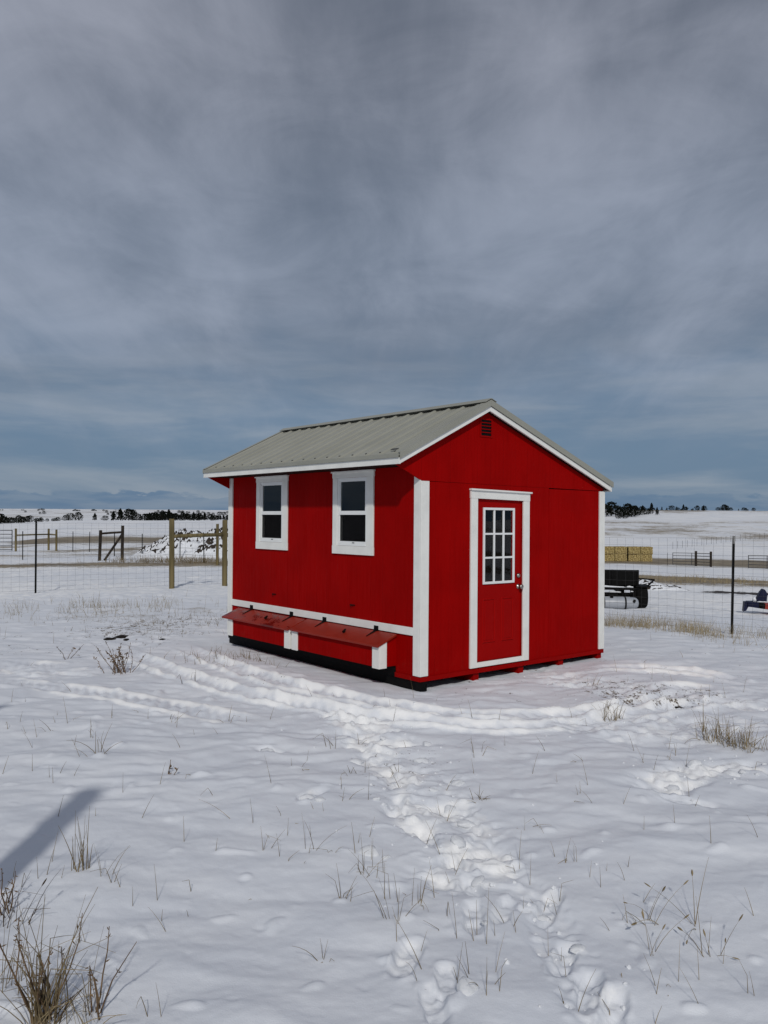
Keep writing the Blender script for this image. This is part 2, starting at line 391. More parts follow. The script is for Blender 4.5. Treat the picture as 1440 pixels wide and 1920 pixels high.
def ground_parts(x, y, detail=True):
    x = np.asarray(x, float); y = np.asarray(y, float)
    z = base_z(x, y)
    d = np.hypot(x, y)
    near = 1-sstep(32, 95, d)
    wx = x+.25*fbm(x/1.1, y/1.1, 2, 31); wy = y+.18*fbm(x/.9, y/.9, 2, 37)
    z = z + near*(.035*fbm(x/2.6, y/2.6, 3, 3))
    z = z + near*(1+.7*sstep(12, 24, d))*(.024*fbm(wx/.58, wy/.25, 2, 12)*(.55+.45*sstep(4, 6, d)) + .026*fbm(wx/1.05, wy/.55, 2, 16)*(1-sstep(6, 11, d)) + .0095*fbm(wx/.20, wy/.14, 2, 14)*(.55+.45*sstep(4, 6, d)) + .0022*fbm(x/.055, y/.05, 2, 18)*(1-sstep(7, 10, d)))
    pit = perlin(x/.12, y/.11, 23); z = z - near*.016*np.clip(pit-.42, 0, 1)*2*(1-sstep(7, 11, d))
    # little domes over buried tufts
    dm = perlin(x/.19, y/.17, 21); z = z + near*.055*np.clip(dm-.38, 0, 1)*(1-sstep(9, 14, d))*2
    lx, ly = shed_local(x, y)
    if d.min() > 22: return z, np.zeros_like(z), np.zeros_like(z)
    if d.size > 4000 and d.max() > 25:
        k_ = d < 24; tr_ = np.zeros_like(z); tk_ = np.zeros_like(z)
        a_, b_, c_ = ground_parts(x[k_], y[k_]); z[k_] = a_; tr_[k_] = b_; tk_[k_] = c_
        return z, tr_, tk_
    tramp = np.zeros_like(z); track = np.zeros_like(z)
    for pts, w, s in TRAMPLE:
        dd, arc, sg = polyd(x, y, pts)
        dd = dd + .22*w*fbm(x/.22, y/.22, 2, 41)
        tramp = np.maximum(tramp, s*(1-sstep(w*.45, w*1.05, dd)))
    tramp = tramp*(.35+.65*sstep(-.35, .12, fbm(x/.55, y/.5, 2, 55)))
    q_ = fbm(x/.30, y/.24, 3, 51, .5)*2.6; fl = np.floor(q_); plate = fl+sstep(.62, .95, q_-fl)     # broken plates of crust
    z = z + tramp*(.033*np.clip(plate, -2, 1.2) + .010*fbm(x/.075, y/.065, 3, 53, .6) + .020*np.clip(fbm(x/.13, y/.11, 2, 59)-.18, 0, 1)*2 - .012)
    for pts, w, dep, berm in TRACKS:
        dd, arc, sg = polyd(x, y, pts)
        wob = .35*fbm(x/.5, y/.5, 2, 61)*w; dd = np.abs(dd+wob)
        fade = np.clip(.75+.8*fbm(x/1.6, y/1.6, 2, 63), .3, 1.2)
        alen = sum(math.dist(p, q) for p, q in zip(pts[:-1], pts[1:])); fade = fade*sstep(.0, 1.0, arc)*(1-sstep(alen-1.0, alen, arc))*(.72+.28*sstep(-.25, .1, fbm(x/.45, y/.4, 2, 65)))
        groove = (1-sstep(w*.55, w*1.05, dd))
        tread = np.sin((arc+sg*dd*.8)*2*np.pi/.13)
        z = z - fade*groove*(dep + .012*tread)
        z = z + fade*berm*np.exp(-((dd-w*1.30)/(w*.25))**2)*(.85+.42*fbm(x/.22, y/.22, 3, 67))
        z = z + fade*berm*.22*np.exp(-((dd-w*2.0)/(w*.6))**2)*np.clip(fbm(x/.11, y/.11, 2, 69)*2, 0, 1)
        track = np.maximum(track, (np.exp(-((dd-w*1.3)/(w*.55))**2)+.35*np.exp(-(dd/w)**2))*np.clip(fade, 0, 1))
    for u, v, l, w, h in FEET:
        cx, cy = gp(u, v); ch, sh = math.cos(h), math.sin(h)
        k_ = np.nonzero((np.abs(x-cx) < .6) & (np.abs(y-cy) < .6))[0]
        if k_.size == 0: continue
        zz_, tt_ = foot(x[k_], y[k_], cx, cy, ch, sh, l, w); z[k_] += zz_; tramp[k_] = np.maximum(tramp[k_], tt_)
        continue
    # ground stays a touch lower under the building
    ins = sstep(-.25, .10, lx)*sstep(-.05, .25, ly)*(1-sstep(2.95, 3.2, lx))*(1-sstep(3.8, 4.1, ly))
    z = z*(1-ins) + ins*(-.05)
    edge = sstep(-.75, -.25, lx)*sstep(-.55, -.12, ly)*(1-sstep(3.2, 3.7, lx))*(1-sstep(4.1, 4.6, ly))
    z = z - edge*(1-ins)*(.035 + .55*np.clip(z, -.02, .2))
    # low bank right of the trailer, ditch bank
    return z, tramp, track
def H(x, y):
    z, _, _ = ground_parts(np.array([x], float), np.array([y], float)); return float(z[0])

def patch(x, y, cu, cv, ru, rv, z=0.):
    """soft ellipse on the ground, centre and axes given as view directions"""
    cx, cy = gp(cu, cv, z); ex = abs(gp(cu+ru, cv, z)[0]-cx); ey = .5*abs(gp(cu, cv-rv, z)[1]-gp(cu, cv+rv, z)[1])
    e = np.hypot((x-cx)/ex, (y-cy)/ey); return 1-sstep(.15, 1.25, e + .35*fbm(x/1.3, y/1.3, 3, 95))
def build_ground():
    step = R(.14); fine = np.arange(-R(37), R(37)+1e-6, step); coarse = np.linspace(R(37), 2*math.pi-R(37), 92)[1:-1]
    ang = np.concatenate([fine, coarse])
    rows = [np.linspace(.3, 2.2, 12, endpoint=False)]
    def geo(a, b, q): return a*q**np.arange(int(math.log(b/a)/math.log(q)))
    rows += [geo(2.2, 14., 1.0032), geo(14., 60., 1.0062), geo(60., 130., 1.014), geo(130, 7200, 1.022)]
    r = np.concatenate(rows); nr, na = len(r), len(ang)
    X = (r[:, None]*np.sin(ang)[None, :]).ravel(); Y = (r[:, None]*np.cos(ang)[None, :]).ravel()
    Z, tramp, track = ground_parts(X, Y)
    d = np.hypot(X, Y); a = np.arctan2(X, Y)
    # what the snow leaves bare
    nz = fbm(X/.9, Y/.9, 4, 81, .6); nf = fbm(X/9., Y/9., 4, 83, .6); nb = fbm(X/60., Y/60., 4, 85, .6)
    grass = np.zeros_like(Z); soil = np.zeros_like(Z)
    left = 1-sstep(-.06, .02, a); right = sstep(.12, .2, a)
    # left of the building: mown strip and worn verge beyond the woven fence
    grass = np.maximum(grass, left*1.0*np.exp(-((d-82-6*nf)/16)**2)*sstep(-.45, -.40, a))
    grass = np.maximum(grass, left*.88*np.exp(-((d-33-2.2*nf)/3.6)**2))
    grass = np.maximum(grass, left*np.clip(.30+.85*nf, 0, .75)*sstep(29, 34, d)*(1-sstep(62, 100, d)))
    grass = np.maximum(grass, left*.55*np.exp(-((d-45-2*nf)/3.0)**2)*(1-sstep(-.28, -.2, a)))
    soil = np.maximum(soil, left*.55*np.exp(-((d-32.2-1.0*nf)/.8)**2)*sstep(-.40, -.34, a)*(1-sstep(-.27, -.22, a)))
    grass = np.maximum(grass, left*.40*np.exp(-((d-14.3-1.2*nz)/1.3)**2)*sstep(-.2, .5, nz+.3))
    # far plain: stubble and pasture bands showing through
    grass = np.maximum(grass, sstep(300, 800, d)*np.clip(.30+.9*nb+.5*perlin(X/700., Y/150., 91), 0, .55)*left)
    # right of the building
    grass = np.maximum(grass, right*1.0*np.exp(-((d-102-7*nf)/18)**2))
    grass = np.maximum(grass, right*.95*np.exp(-((d-42-3*nf)/10)**2)*sstep(-.25, .35, nf+.15))
    grass = np.maximum(grass, right*np.clip(.42+.6*nb+.30*nf, 0, .72)*sstep(125, 200, d)*(1-.55*sstep(240, 330, d)*(1-sstep(350, 420, d))))
    x0, y0 = gp(1440, 1112, -.75)
    soil = np.maximum(soil, 1.3*patch(X, Y, 1405, 1110, 110, 9, -.75))
    soil = np.maximum(soil, .9*patch(X, Y, 1225, 1101, 100, 4, -.75))
    soil = np.maximum(soil, .8*patch(X, Y, 1430, 1087, 30, 3, -1.1))
    soil = np.maximum(soil, .9*patch(X, Y, 218, 1196, 34, 6)*sstep(-.1, .2, nz+.15)); soil = np.maximum(soil, .85*patch(X, Y, 300, 1199, 12, 4)); soil = np.maximum(soil, .6*patch(X, Y, 110, 1203, 30, 4))
    soil = np.maximum(soil, .9*patch(X, Y, 1350, 1318, 26, 4)); soil = np.maximum(soil, .8*patch(X, Y, 1296, 1327, 24, 5)); soil = np.maximum(soil, .6*patch(X, Y, 1230, 1310, 40, 6))
    dirt = np.zeros_like(Z)      # specks of earth and crushed grass
    dirt = np.maximum(dirt, .85*patch(X, Y, 1200, 1300, 240, 58)); dirt = np.maximum(dirt, .85*patch(X, Y, 280, 1178, 200, 46)); dirt = np.maximum(dirt, .5*patch(X, Y, 900, 1300, 200, 40)); dirt = np.maximum(dirt, .5*patch(X, Y, 480, 1270, 200, 36)); dirt = np.maximum(dirt, .6*patch(X, Y, 760, 1450, 160, 90))
    dirt = np.maximum(dirt, .45*patch(X, Y, 1380, 1390, 120, 34)); dirt = np.maximum(dirt, .5*patch(X, Y, 170, 1145, 200, 22)); dirt = np.maximum(dirt, .62*left*sstep(9.5, 11, d)*(1-sstep(14.5, 17, d))*sstep(-.3, .3, nz+.1)); dirt = np.maximum(dirt, .45*sstep(.0, .1, a)*sstep(7.5, 9, d)*(1-sstep(11.5, 13.5, d))); dirt = np.maximum(dirt, .35*patch(X, Y, 40, 1790, 150, 140)); dirt = np.maximum(dirt, .4*tramp*(1-sstep(8, 14, d)))
    verts = np.stack([X, Y, Z], 1); verts = np.vstack([verts, [[0, 0, 0]]])
    i = np.arange(nr-1)[:, None]*na + np.arange(na)[None, :]; j = np.arange(nr-1)[:, None]*na + (np.arange(na)[None, :]+1) % na
    quads = np.stack([i, j, j+na, i+na], -1).reshape(-1, 4)
    fan = np.stack([np.full(na, nr*na), (np.arange(na)+1) % na, np.arange(na)], 1)
    me = bpy.data.meshes.new('ground')
    nq, nf_ = len(quads), len(fan)
    me.vertices.add(len(verts)); me.vertices.foreach_set('co', verts.astype(np.float32).ravel())
    me.loops.add(nq*4+nf_*3); me.loops.foreach_set('vertex_index', np.concatenate([quads[:, ::-1].ravel(), fan[:, ::-1].ravel()]).astype(np.int32))
    me.polygons.add(nq+nf_)
    st_ = np.concatenate([np.arange(nq)*4, nq*4+np.arange(nf_)*3]).astype(np.int32); me.polygons.foreach_set('loop_start', st_)
    me.polygons.foreach_set('use_smooth', np.ones(nq+nf_, bool))
    me.update(calc_edges=True)
    at = me.attributes.new('cover', 'FLOAT_COLOR', 'POINT')
    cv = np.stack([grass, soil, dirt, np.maximum(np.maximum(.62*tramp, .90*track)*(1-sstep(18, 24, d)), sstep(14.5, 19, d)*np.clip(.50+.25*nf, .3, .75))], 1); cv = np.vstack([cv, [[0, 0, 0, 0]]]); at.data.foreach_set('color', cv.astype(np.float32).ravel())
    o = bpy.data.objects.new('ground', me); col.objects.link(o)
    return o
m, t, b = mat('snowy_ground', .62, .25)
ca = t.nodes.new('ShaderNodeAttribute'); ca.attribute_name = 'cover'
sc = t.nodes.new('ShaderNodeSeparateColor'); t.links.new(ca.outputs['Color'], sc.inputs[0])
gN = mnoise(t, 9, 9, .68); gF = mnoise(t, .55, 10, .72, (1, .8, 1)); gS = mnoise(t, 42, 4, .6)
snow = mmix(t, mrange(t, mnoise(t, 2.2, 4, .5), .3, .7), (.665, .690, .735), (.715, .735, .77))
brk = mrange(t, mmath(t, 'ADD', ca.outputs['Alpha'], mmath(t, 'MULTIPLY', mmath(t, 'SUBTRACT', mnoise(t, 6, 6, .65), .5), 1.3)), .26, .70)
snow = mmix(t, brk, snow, (.86, .86, .855))
gsum = mmath(t, 'ADD', mmath(t, 'MULTIPLY', gN, .45), mmath(t, 'MULTIPLY', gF, .55))
gfac = mrange(t, mmath(t, 'ADD', gsum, mmath(t, 'MULTIPLY', sc.outputs[0], .52)), .66, .90)
tan = mmix(t, mrange(t, gF, .35, .65), (.15, .115, .070), (.30, .245, .165))
c = mmix(t, gfac, snow, tan)
dfac = mrange(t, mmath(t, 'ADD', mmath(t, 'ADD', mmath(t, 'MULTIPLY', gN, .6), mmath(t, 'MULTIPLY', gS, .4)), mmath(t, 'MULTIPLY', sc.outputs[2], .225)), .695, .765)
c = mmix(t, dfac, c, mmix(t, mrange(t, gS, .4, .6), (.30, .25, .18), (.095, .07, .05)))
sfac = mrange(t, mmath(t, 'ADD', mmath(t, 'MULTIPLY', gN, .55), mmath(t, 'MULTIPLY', sc.outputs[1], .55)), .58, .70)
c = mmix(t, sfac, c, mmix(t, mrange(t, gN, .35, .65), (.018, .014, .011), (.06, .045, .034)))
t.links.new(c, b.inputs['Base Color'])
hh = mmath(t, 'ADD', mmath(t, 'MULTIPLY', mnoise(t, 34, 6, .65), .6), mmath(t, 'MULTIPLY', mnoise(t, 170, 3, .6), .45))
mbump(t, b, hh, .34, .010)
b.inputs['Subsurface Weight'].default_value = .0
M['ground'] = m
ground = build_ground(); ground.data.materials.append(m)
tag(ground, 'snow covered pasture with tyre tracks and footprints', 'ground', kind='structure')
m, t, b = mat('snow', .6, .25)
t.links.new(mmix(t, mrange(t, mnoise(t, 9, 5, .6), .3, .7), (.70, .72, .75), (.76, .77, .785)), b.inputs['Base Color']); mbump(t, b, mnoise(t, 40, 6, .65), .5, .01)
M['snow'] = m

# ------------------------------------------------------------------ the red hen house
W, L, ZS, ZR = 3.05, 3.89, 2.009, 1.955
PX, PZ = .919, 2.809                    # peak of the rake boards
EX, EZ = -.3475, 2.185                  # left eave, top of the boards
RX, RZ_ = 3.1087, 2.012                 # right eave
def T(x):
    return EZ + (x-EX)*(PZ-EZ)/(PX-EX) if x <= PX else PZ + (x-PX)*(RZ_-PZ)/(RX-PX)
house = empty('hen_house', (SHED[0], SHED[1], .11))
house.rotation_mode = 'YXZ'; house.rotation_euler = (-.0074, .0082, SHED_YAW)
tag(house, 'red hen house with white trim, nest boxes and grey ribbed metal roof', 'hen house')
def rect_panel(u0, u1, z0, z1, holes, at_, th, axis):
    """wall panel with rectangular holes; u runs along the wall"""
    us = sorted({u0, u1, *[min(max(q, u0), u1) for h in holes for q in h[:2]]}); zs = sorted({z0, z1, *[min(max(q, z0), z1) for h in holes for q in h[2:]]})
    mb = MB()
    for a_, b_ in zip(us[:-1], us[1:]):
        run = []
        for c_, d_ in zip(zs[:-1], zs[1:]):
            cu, cz = (a_+b_)/2, (c_+d_)/2
            if any(h[0] < cu < h[1] and h[2] < cz < h[3] for h in holes): continue
            if run and abs(run[-1][1]-c_) < 1e-9: run[-1][1] = d_
            else: run.append([c_, d_])
        for c_, d_ in run:
            if axis == 'x': mb.box(a_, b_, at_, at_+th, c_, d_)
            else: mb.box(at_, at_+th, a_, b_, c_, d_)
    # merge shared walls
    return mb
DOOR = (.800, 1.535, .060, 1.815)
WINS = [(2.558, 3.088, 1.285, 2.045), (.868, 1.403, 1.285, 2.045)]
# gable wall: lower panels with the door opening, upper triangular panel
rect_panel(.0, 2.004, -.02, 1.972, [DOOR], .0, .012, 'x').build('siding_panel', M['red_gable'], house)
rect_panel(2.008, W, -.02, 1.952, [], .0, .012, 'x').build('siding_panel', M['red_gable'], house)
def gable_poly():
    top = [(RX-.06, T(RX-.06)-.02), (PX, PZ-.02), (EX+.008, T(EX+.008)-.035)]
    return [(.0, 1.978), (W, 1.957)] + top + [(EX+.008, 2.125)]
MB().prism(gable_poly(), 'y', -.004, .012).build('gable_panel', M['red_gable'], house)
rect_panel(.0, W, -.02, 1.95, [], L-.012, .012, 'x').build('siding_panel', M['red_gable'], house)
MB().prism(gable_poly(), 'y', L-.012, L+.004).build('gable_panel', M['red_gable'], house)
for a_, b_ in ((.012, 1.218), (1.222, 2.438), (2.442, 3.658), (3.662, L-.012)):
    rect_panel(a_, b_, -.02, 2.130, WINS, .0, .012, 'y').build('siding_panel', M['red_side'], house)
    rect_panel(a_, b_, -.02, 1.97, [], W-.012, .012, 'y').build('siding_panel', M['red_side'], house)
# inside: floor, ceiling boards keep it dark
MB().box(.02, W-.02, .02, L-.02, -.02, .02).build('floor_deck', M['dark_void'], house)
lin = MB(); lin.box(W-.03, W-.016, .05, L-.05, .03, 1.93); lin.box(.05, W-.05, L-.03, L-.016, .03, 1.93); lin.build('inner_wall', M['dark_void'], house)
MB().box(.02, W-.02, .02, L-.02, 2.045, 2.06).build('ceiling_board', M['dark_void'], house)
# base: rim boards and skids
MB().box(-.012, W+.012, -.016, -.0005, -.052, -.006).build('rim_board', M['red_trim'], house)
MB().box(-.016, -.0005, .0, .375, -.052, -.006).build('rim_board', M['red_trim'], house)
MB().box(-.012, -.0005, .3755, L, -.052, .048).build('rim_board', M['black'], house)['label'] = 'rim board under the nest boxes, coloured black for their shade'  # same rim board, coloured black here to paint in the boxes' shade
MB().box(W+.0005, W+.016, .0, L, -.052, -.006).build('rim_board', M['red_trim'], house)
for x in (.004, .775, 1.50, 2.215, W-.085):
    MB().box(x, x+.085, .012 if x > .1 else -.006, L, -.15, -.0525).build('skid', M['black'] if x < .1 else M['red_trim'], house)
# corner boards
def corner(sx, sy, x, y, z1, z1b, w=.086):
    mb = MB(); e = .020
    if sy < 0: mb.box(*sorted((x-sx*-e if False else x+sx*e, x-sx*w)), y-e, y-.0005, .0, z1)
    else: mb.box(*sorted((x+sx*e, x-sx*w)), y+.0005, y+e, .0, z1)
    xa = sorted((x+sx*.0005, x+sx*e)); ya = sorted((y, y-sy*w))
    mb.box(xa[0], xa[1], ya[0], ya[1], .0, z1b)
    mb.build('corner_board', M['white'], house, bevel=.003)
corner(-1, -1, 0, 0, 1.975, 2.125, .092); corner(1, -1, W, 0, 1.950, 1.955); corner(-1, 1, 0, L, 1.975, 2.125); corner(1, 1, W, L, 1.95, 1.955)
# belt board above the nest boxes
MB().box(-.018, -.0005, .095, L-.09, .402, .484).build('belt_board', M['white'], house, bevel=.003)
# ---- roof
DK = lambda x: T(x)
deckp = [(EX-.004, EZ-.004), (PX, PZ-.004), (RX+.004, RZ_-.004), (RX+.004, RZ_+.034), (PX, PZ+.036), (EX-.004, EZ+.034)]
MB().prism(deckp, 'y', -.058, L+.058).build('roof_deck', M['dark_void'], house)
sl = (PZ-EZ)/(PX-EX); sr = (RZ_-PZ)/(RX-PX)
Y0, Y1, PITCH = -.080, L+.080, .2286
def roof_panel(side, ya, yb, ribs):
    prof = [(ya, 0.)]
    for r_ in ribs:
        for o_, h_ in ((-.021, 0), (-.010, .020), (.010, .020), (.021, 0)):
            if ya < r_+o_ < yb: prof.append((r_+o_, h_))
        for q in (.085, .145):
            for o_, h_ in ((-.010, 0), (-.004, .0035), (.004, .0035), (.010, 0)):
                if ya < r_+q+o_ < yb: prof.append((r_+q+o_, h_))
    prof.append((yb, 0.)); prof.sort()
    if side == 'l': xa, xb, za, zb = EX-.028, PX-.035, T(EX)-.028*sl+.040, T(PX-.035)+.040
    else: xa, xb, za, zb = RX+.030, PX+.035, T(RX)+.030*sr+.040, T(PX+.035)+.040
    n = len(prof); mb = MB()
    vs = [(xa, y, za+h) for y, h in prof]+[(xb, y, zb+h) for y, h in prof]+[(xa, y, za+h-.003) for y, h in prof]+[(xb, y, zb+h-.003) for y, h in prof]
    fs = []
    for i in range(n-1):
        fs += [(i, i+1, n+i+1, n+i), (2*n+i+1, 2*n+i, 3*n+i, 3*n+i+1), (i+1, i, 2*n+i, 2*n+i+1), (n+i, n+i+1, 3*n+i+1, 3*n+i)]
    fs += [(0, n, 3*n, 2*n), (2*n-1, n-1, 3*n-1, 4*n-1)]
    mb.add(vs, fs); return mb
allribs = []
y = Y0; k = 0
while y < Y1-.01:
    yb = min(y+4*PITCH, Y1)
    ribs = [y+PITCH*.5+PITCH*i for i in range(4) if y+PITCH*.5+PITCH*i < Y1-.03]; allribs += ribs
    for side in 'lr': roof_panel(side, y+.0005, yb-.0005, ribs).build('roof_panel', M['roof'], house)
    y = yb
# ridge cap lies on the ribs, open gaps between them
cw = .085
def capz(x): return T(x)+.0800
capp = [(PX-cw, capz(PX-cw)), (PX-.012, capz(PX)-.004), (PX+.012, capz(PX)-.004), (PX+cw, capz(PX+cw)), (PX+cw, capz(PX+cw)+.004), (PX+.010, capz(PX)+.003), (PX-.010, capz(PX)+.003), (PX-cw, capz(PX-cw)+.004)]
MB().prism(capp, 'y', Y0-.016, Y1+.016).build('ridge_cap', M['roof'], house)
# grey rake flashing over the ends of the sheets
for ya, yb in ((Y0-.014, Y0-.004), (Y1+.004, Y1+.014)):
    for xa, xb in ((EX-.02, PX), (PX, RX+.034)):
        a_, b_ = T(xa if xa >= EX else EX) - (EX-xa if xa < EX else 0)*sl, (T(xb) if xb <= RX else RZ_+(xb-RX)*sr)
        dl_ = -.001 if xa < PX-.1 else .001
        xa2, xb2 = (xa, xb-.0006) if xa < PX-.1 else (xa+.0006, xb)
        MB().prism([(xa2, a_+.002), (xb2, b_+.002), (xb2, b_+.066), (xa2, a_+.066)], 'y', ya, yb).build('rake_flashing', M['roof'], house)
        # top leg on the sheets
        yc = (ya+.0 if ya < 0 else yb-.075); 
        MB().prism([(xa2, a_+.0662), (xb2, b_+.0662), (xb2, b_+.0685), (xa2, a_+.0685)], 'y', yc, yc+.075).build('rake_flashing', M['roof'], house)
# white rake boards and fascia
for ya, yb in ((-.078, -.056), (L+.056, L+.078)):
    MB().prism([(EX-.002, EZ-.052), (PX-.0005, PZ-.052), (PX-.0005, PZ), (EX-.002, EZ)], 'y', ya, yb).build('rake_board', M['white'], house)
    MB().prism([(PX+.0005, PZ-.052), (RX, RZ_-.052), (RX, RZ_), (PX+.0005, PZ)], 'y', ya, yb).build('rake_board', M['white'], house)
MB().box(EX-.034, EX-.0285, -.080, L+.080, EZ+.0045, EZ+.046).build('drip_edge', M['roof'], house)
MB().box(EX-.020, EX-.0025, -.078, L+.078, EZ-.058, EZ+.004).build('fascia', M['white'], house)
MB().box(RX+.0045, RX+.020, -.078, L+.078, RZ_-.062, RZ_).build('fascia', M['white'], house)
# soffits
MB().box(EX+.0005, .0, .013, L-.013, 2.131, 2.141).build('soffit', M['soffit'], house)
for s0, s1 in ((-.0555, -.005), (L+.005, L+.0555)):
    MB().prism([(EX+.01, T(EX+.01)-.051), (PX-.0005, PZ-.051), (PX-.0005, PZ-.040), (EX+.01, T(EX+.01)-.040)], 'y', s0, s1).build('soffit', M['soffit'], house)
    MB().prism([(PX+.0005, PZ-.051), (RX-.004, T(RX-.004)-.051), (RX-.004, T(RX-.004)-.040), (PX+.0005, PZ-.040)], 'y', s0, s1).build('soffit', M['soffit'], house)
MB().prism([(W+.018, T(W)-.045), (RX-.004, T(RX)-.045), (RX-.004, T(RX)-.03), (W+.018, T(W)-.03)], 'y', -.03, L+.03).build('soffit', M['soffit'], house)
# screws along the eave and two more rows up the left slope
sm = MB()
for r_ in allribs:
    for xx in (EX+.02, EX+.62):
        for dy_ in ((.0,) if xx < 0 else (.045,)):
            z = T(xx)+.040+(.020 if dy_ == 0 else 0); yy = r_+dy_
            n3d = Vector((-sl, 0, 1)).normalized(); c0 = Vector((xx, yy, z))
            rr = .0115 if xx < 0 else .005
            sm.tube([c0, c0+n3d*.007], [rr, rr*.8], 6)
so = sm.build('roof_screws', M['screwhead'], house); so['kind'] = 'stuff'
# bent dark flap of flashing at the near eave corner
MB().prism([(EX+.06, T(EX+.06)+.062), (EX+.085, T(EX+.085)+.062), (EX+.085, T(EX+.085)+.068), (EX+.06, T(EX+.06)+.068)], 'y', .05, .15).build('foam_closure', M['screwhead'], house)
# ---- gable vent
v0, v1, vz0, vz1 = .852, 1.012, 2.495, 2.667
vent = MB(); vent.box(v0-.015, v0, -.012, -.0045, vz0-.015, vz1+.015); vent.box(v1, v1+.015, -.012, -.0045, vz0-.015, vz1+.015); vent.box(v0, v1, -.012, -.0045, vz0-.015, vz0); vent.box(v0, v1, -.012, -.0045, vz1, vz1+.015)
vent = vent.build('gable_vent', M['red_trim'], house)
MB().box(v0, v1, -.0058, -.0045, vz0, vz1).build('vent_backing', M['black'], vent)
for i in range(4):
    z = vz0 + .0350*(i+1) - .004
    MB().prism([(-.014, z), (-.006, z+.002), (-.006, z+.010), (-.014, z+.008)], 'x', v0, v1).build('louver', M['red_trim'], vent)
# ---- windows
def window(y0, y1, z0, z1):
    oy0, oy1 = y0-.116, y1+.086
    f = MB(); a = .022
    f.box(-.012, .05, y0, y0+a, z0, z1); f.box(-.012, .05, y1-a, y1, z0, z1); f.box(-.012, .05, y0+a, y1-a, z1-a, z1); f.box(-.016, .05, y0+a, y1-a, z0, z0+a)
    wroot = f.build('window', M['vinyl'], house)
    MB().box(-.020, -.0008, oy0, y0-.002, z0-.002, z1+.002).build('side_casing', M['white'], wroot, bevel=.002)
    MB().box(-.020, -.0008, y1+.002, oy1, z0-.002, z1+.002).build('side_casing', M['white'], wroot, bevel=.002)
    MB().box(-.022, -.0008, oy0-.008, oy1+.008, z1+.0025, z1+.060).build('head_casing', M['white'], wroot, bevel=.002)
    MB().box(-.040, -.0008, oy0-.016, oy1+.016, z1+.0605, z1+.078).build('drip_cap', M['white'], wroot, bevel=.003)
    MB().box(-.022, -.0008, oy0-.004, oy1+.004, z0-.095, z0-.0025).build('sill_casing', M['white'], wroot, bevel=.002)
    zm = z0 + (z1-z0)*.485
    up = MB(); s_ = .020
    up.box(-.004, .018, y0+a, y0+a+s_, zm, z1-a); up.box(-.004, .018, y1-a-s_, y1-a, zm, z1-a); up.box(-.004, .018, y0+a+s_, y1-a-s_, z1-a-s_, z1-a); up.box(-.008, .018, y0+a, y1-a, zm-.022, zm+.022)
    up = up.build('upper_sash', M['vinyl'], wroot)
    MB().box(.006, .010, y0+a+s_, y1-a-s_, zm+.022, z1-a-s_).build('pane', M['glass'], up)
    lo = MB()
    lo.box(.020, .040, y0+a, y0+a+s_, z0+a, zm-.022); lo.box(.020, .040, y1-a-s_, y1-a, z0+a, zm-.022); lo.box(.020, .040, y0+a+s_, y1-a-s_, z0+a, z0+a+.030)
    lo = lo.build('lower_sash', M['vinyl'], wroot)
    MB().box(.028, .032, y0+a+s_, y1-a-s_, z0+a+.030, zm-.022).build('pane', M['glass'], lo)
    MB().box(.004, .005, y0+a, y1-a, z0+a, zm-.022).build('insect_screen', M['screen'], lo)
    sb = MB(); sb.box(.000, .0035, y0+a, y0+a+.010, z0+a, zm-.022); sb.box(.0, .0035, y1-a-.010, y1-a, z0+a, zm-.022); sb.box(-.008, .0035, y0+a+.01, y1-a-.01, z0+a, z0+a+.028)
    sb.build('screen_frame', M['vinyl'], lo)
    MB().box(-.0125, -.0082, (y0+y1)/2-.045, (y0+y1)/2-.005, z0+a+.009, z0+a+.016).build('screen_tab', M['black'], lo)
    # interior reveal
    MB().box(.051, .10, y0, y0+.02, z0, z1).build('inner_jamb', M['dark_void'], wroot); MB().box(.051, .10, y1-.02, y1, z0, z1).build('inner_jamb', M['dark_void'], wroot)
for w_ in WINS: window(*w_)
# ---- door
d0, d1, dz0, dz1 = DOOR
dr = MB()
lx0, lx1, lz0, lz1 = .932, 1.384, .916, 1.694       # glazed opening
dr.box(d0+.004, lx0, .010, .045, dz0+.004, dz1-.004); dr.box(lx1, d1-.004, .010, .045, dz0+.004, dz1-.004); dr.box(lx0, lx1, .010, .045, dz0+.004, lz0); dr.box(lx0, lx1, .010, .045, lz1, dz1-.004)
door = dr.build('door', M['red_door'], house)
for xa, xb in ((.905, 1.110), (1.205, 1.405)):
    pm = MB()
    za, zb = .250, .735
    def ring(o1, o2, y1_, y2_):
        vs = []
        for o_, yy in ((o1, y1_), (o2, y2_)):
            vs += [(xa+o_, yy, za+o_), (xb-o_, yy, za+o_), (xb-o_, yy, zb-o_), (xa+o_, yy, zb-o_)]
        pm.add(vs, [(i, (i+1) % 4, 4+(i+1) % 4, 4+i) for i in range(4)])
    ring(0, .012, .0099, -.001); ring(.012, .024, -.001, .0070); ring(.024, .040, .0070, .002)
    pm.add([(xa+.040, .002, za+.040), (xb-.040, .002, za+.040), (xb-.040, .002, zb-.040), (xa+.040, .002, zb-.040)], [(0, 1, 2, 3)])
    pm.build('embossed_panel', M['red_door'], door)
lf = MB(); fo = .905, 1.410, .889, 1.720
lf.box(fo[0], lx0, -.006, .0098, fo[2], fo[3]); lf.box(lx1, fo[1], -.006, .0098, fo[2], fo[3]); lf.box(lx0, lx1, -.006, .0098, fo[2], lz0); lf.box(lx0, lx1, -.006, .0098, lz1, fo[3])
lf = lf.build('glazing_frame', M['vinyl'], door, bevel=.003)
pw, ph = (lx1-lx0)/3, (lz1-lz0)/3
for i in (1, 2): MB().box(lx0+pw*i-.0115, lx0+pw*i+.0115, .0, .012, lz0, lz1).build('muntin', M['vinyl'], lf)
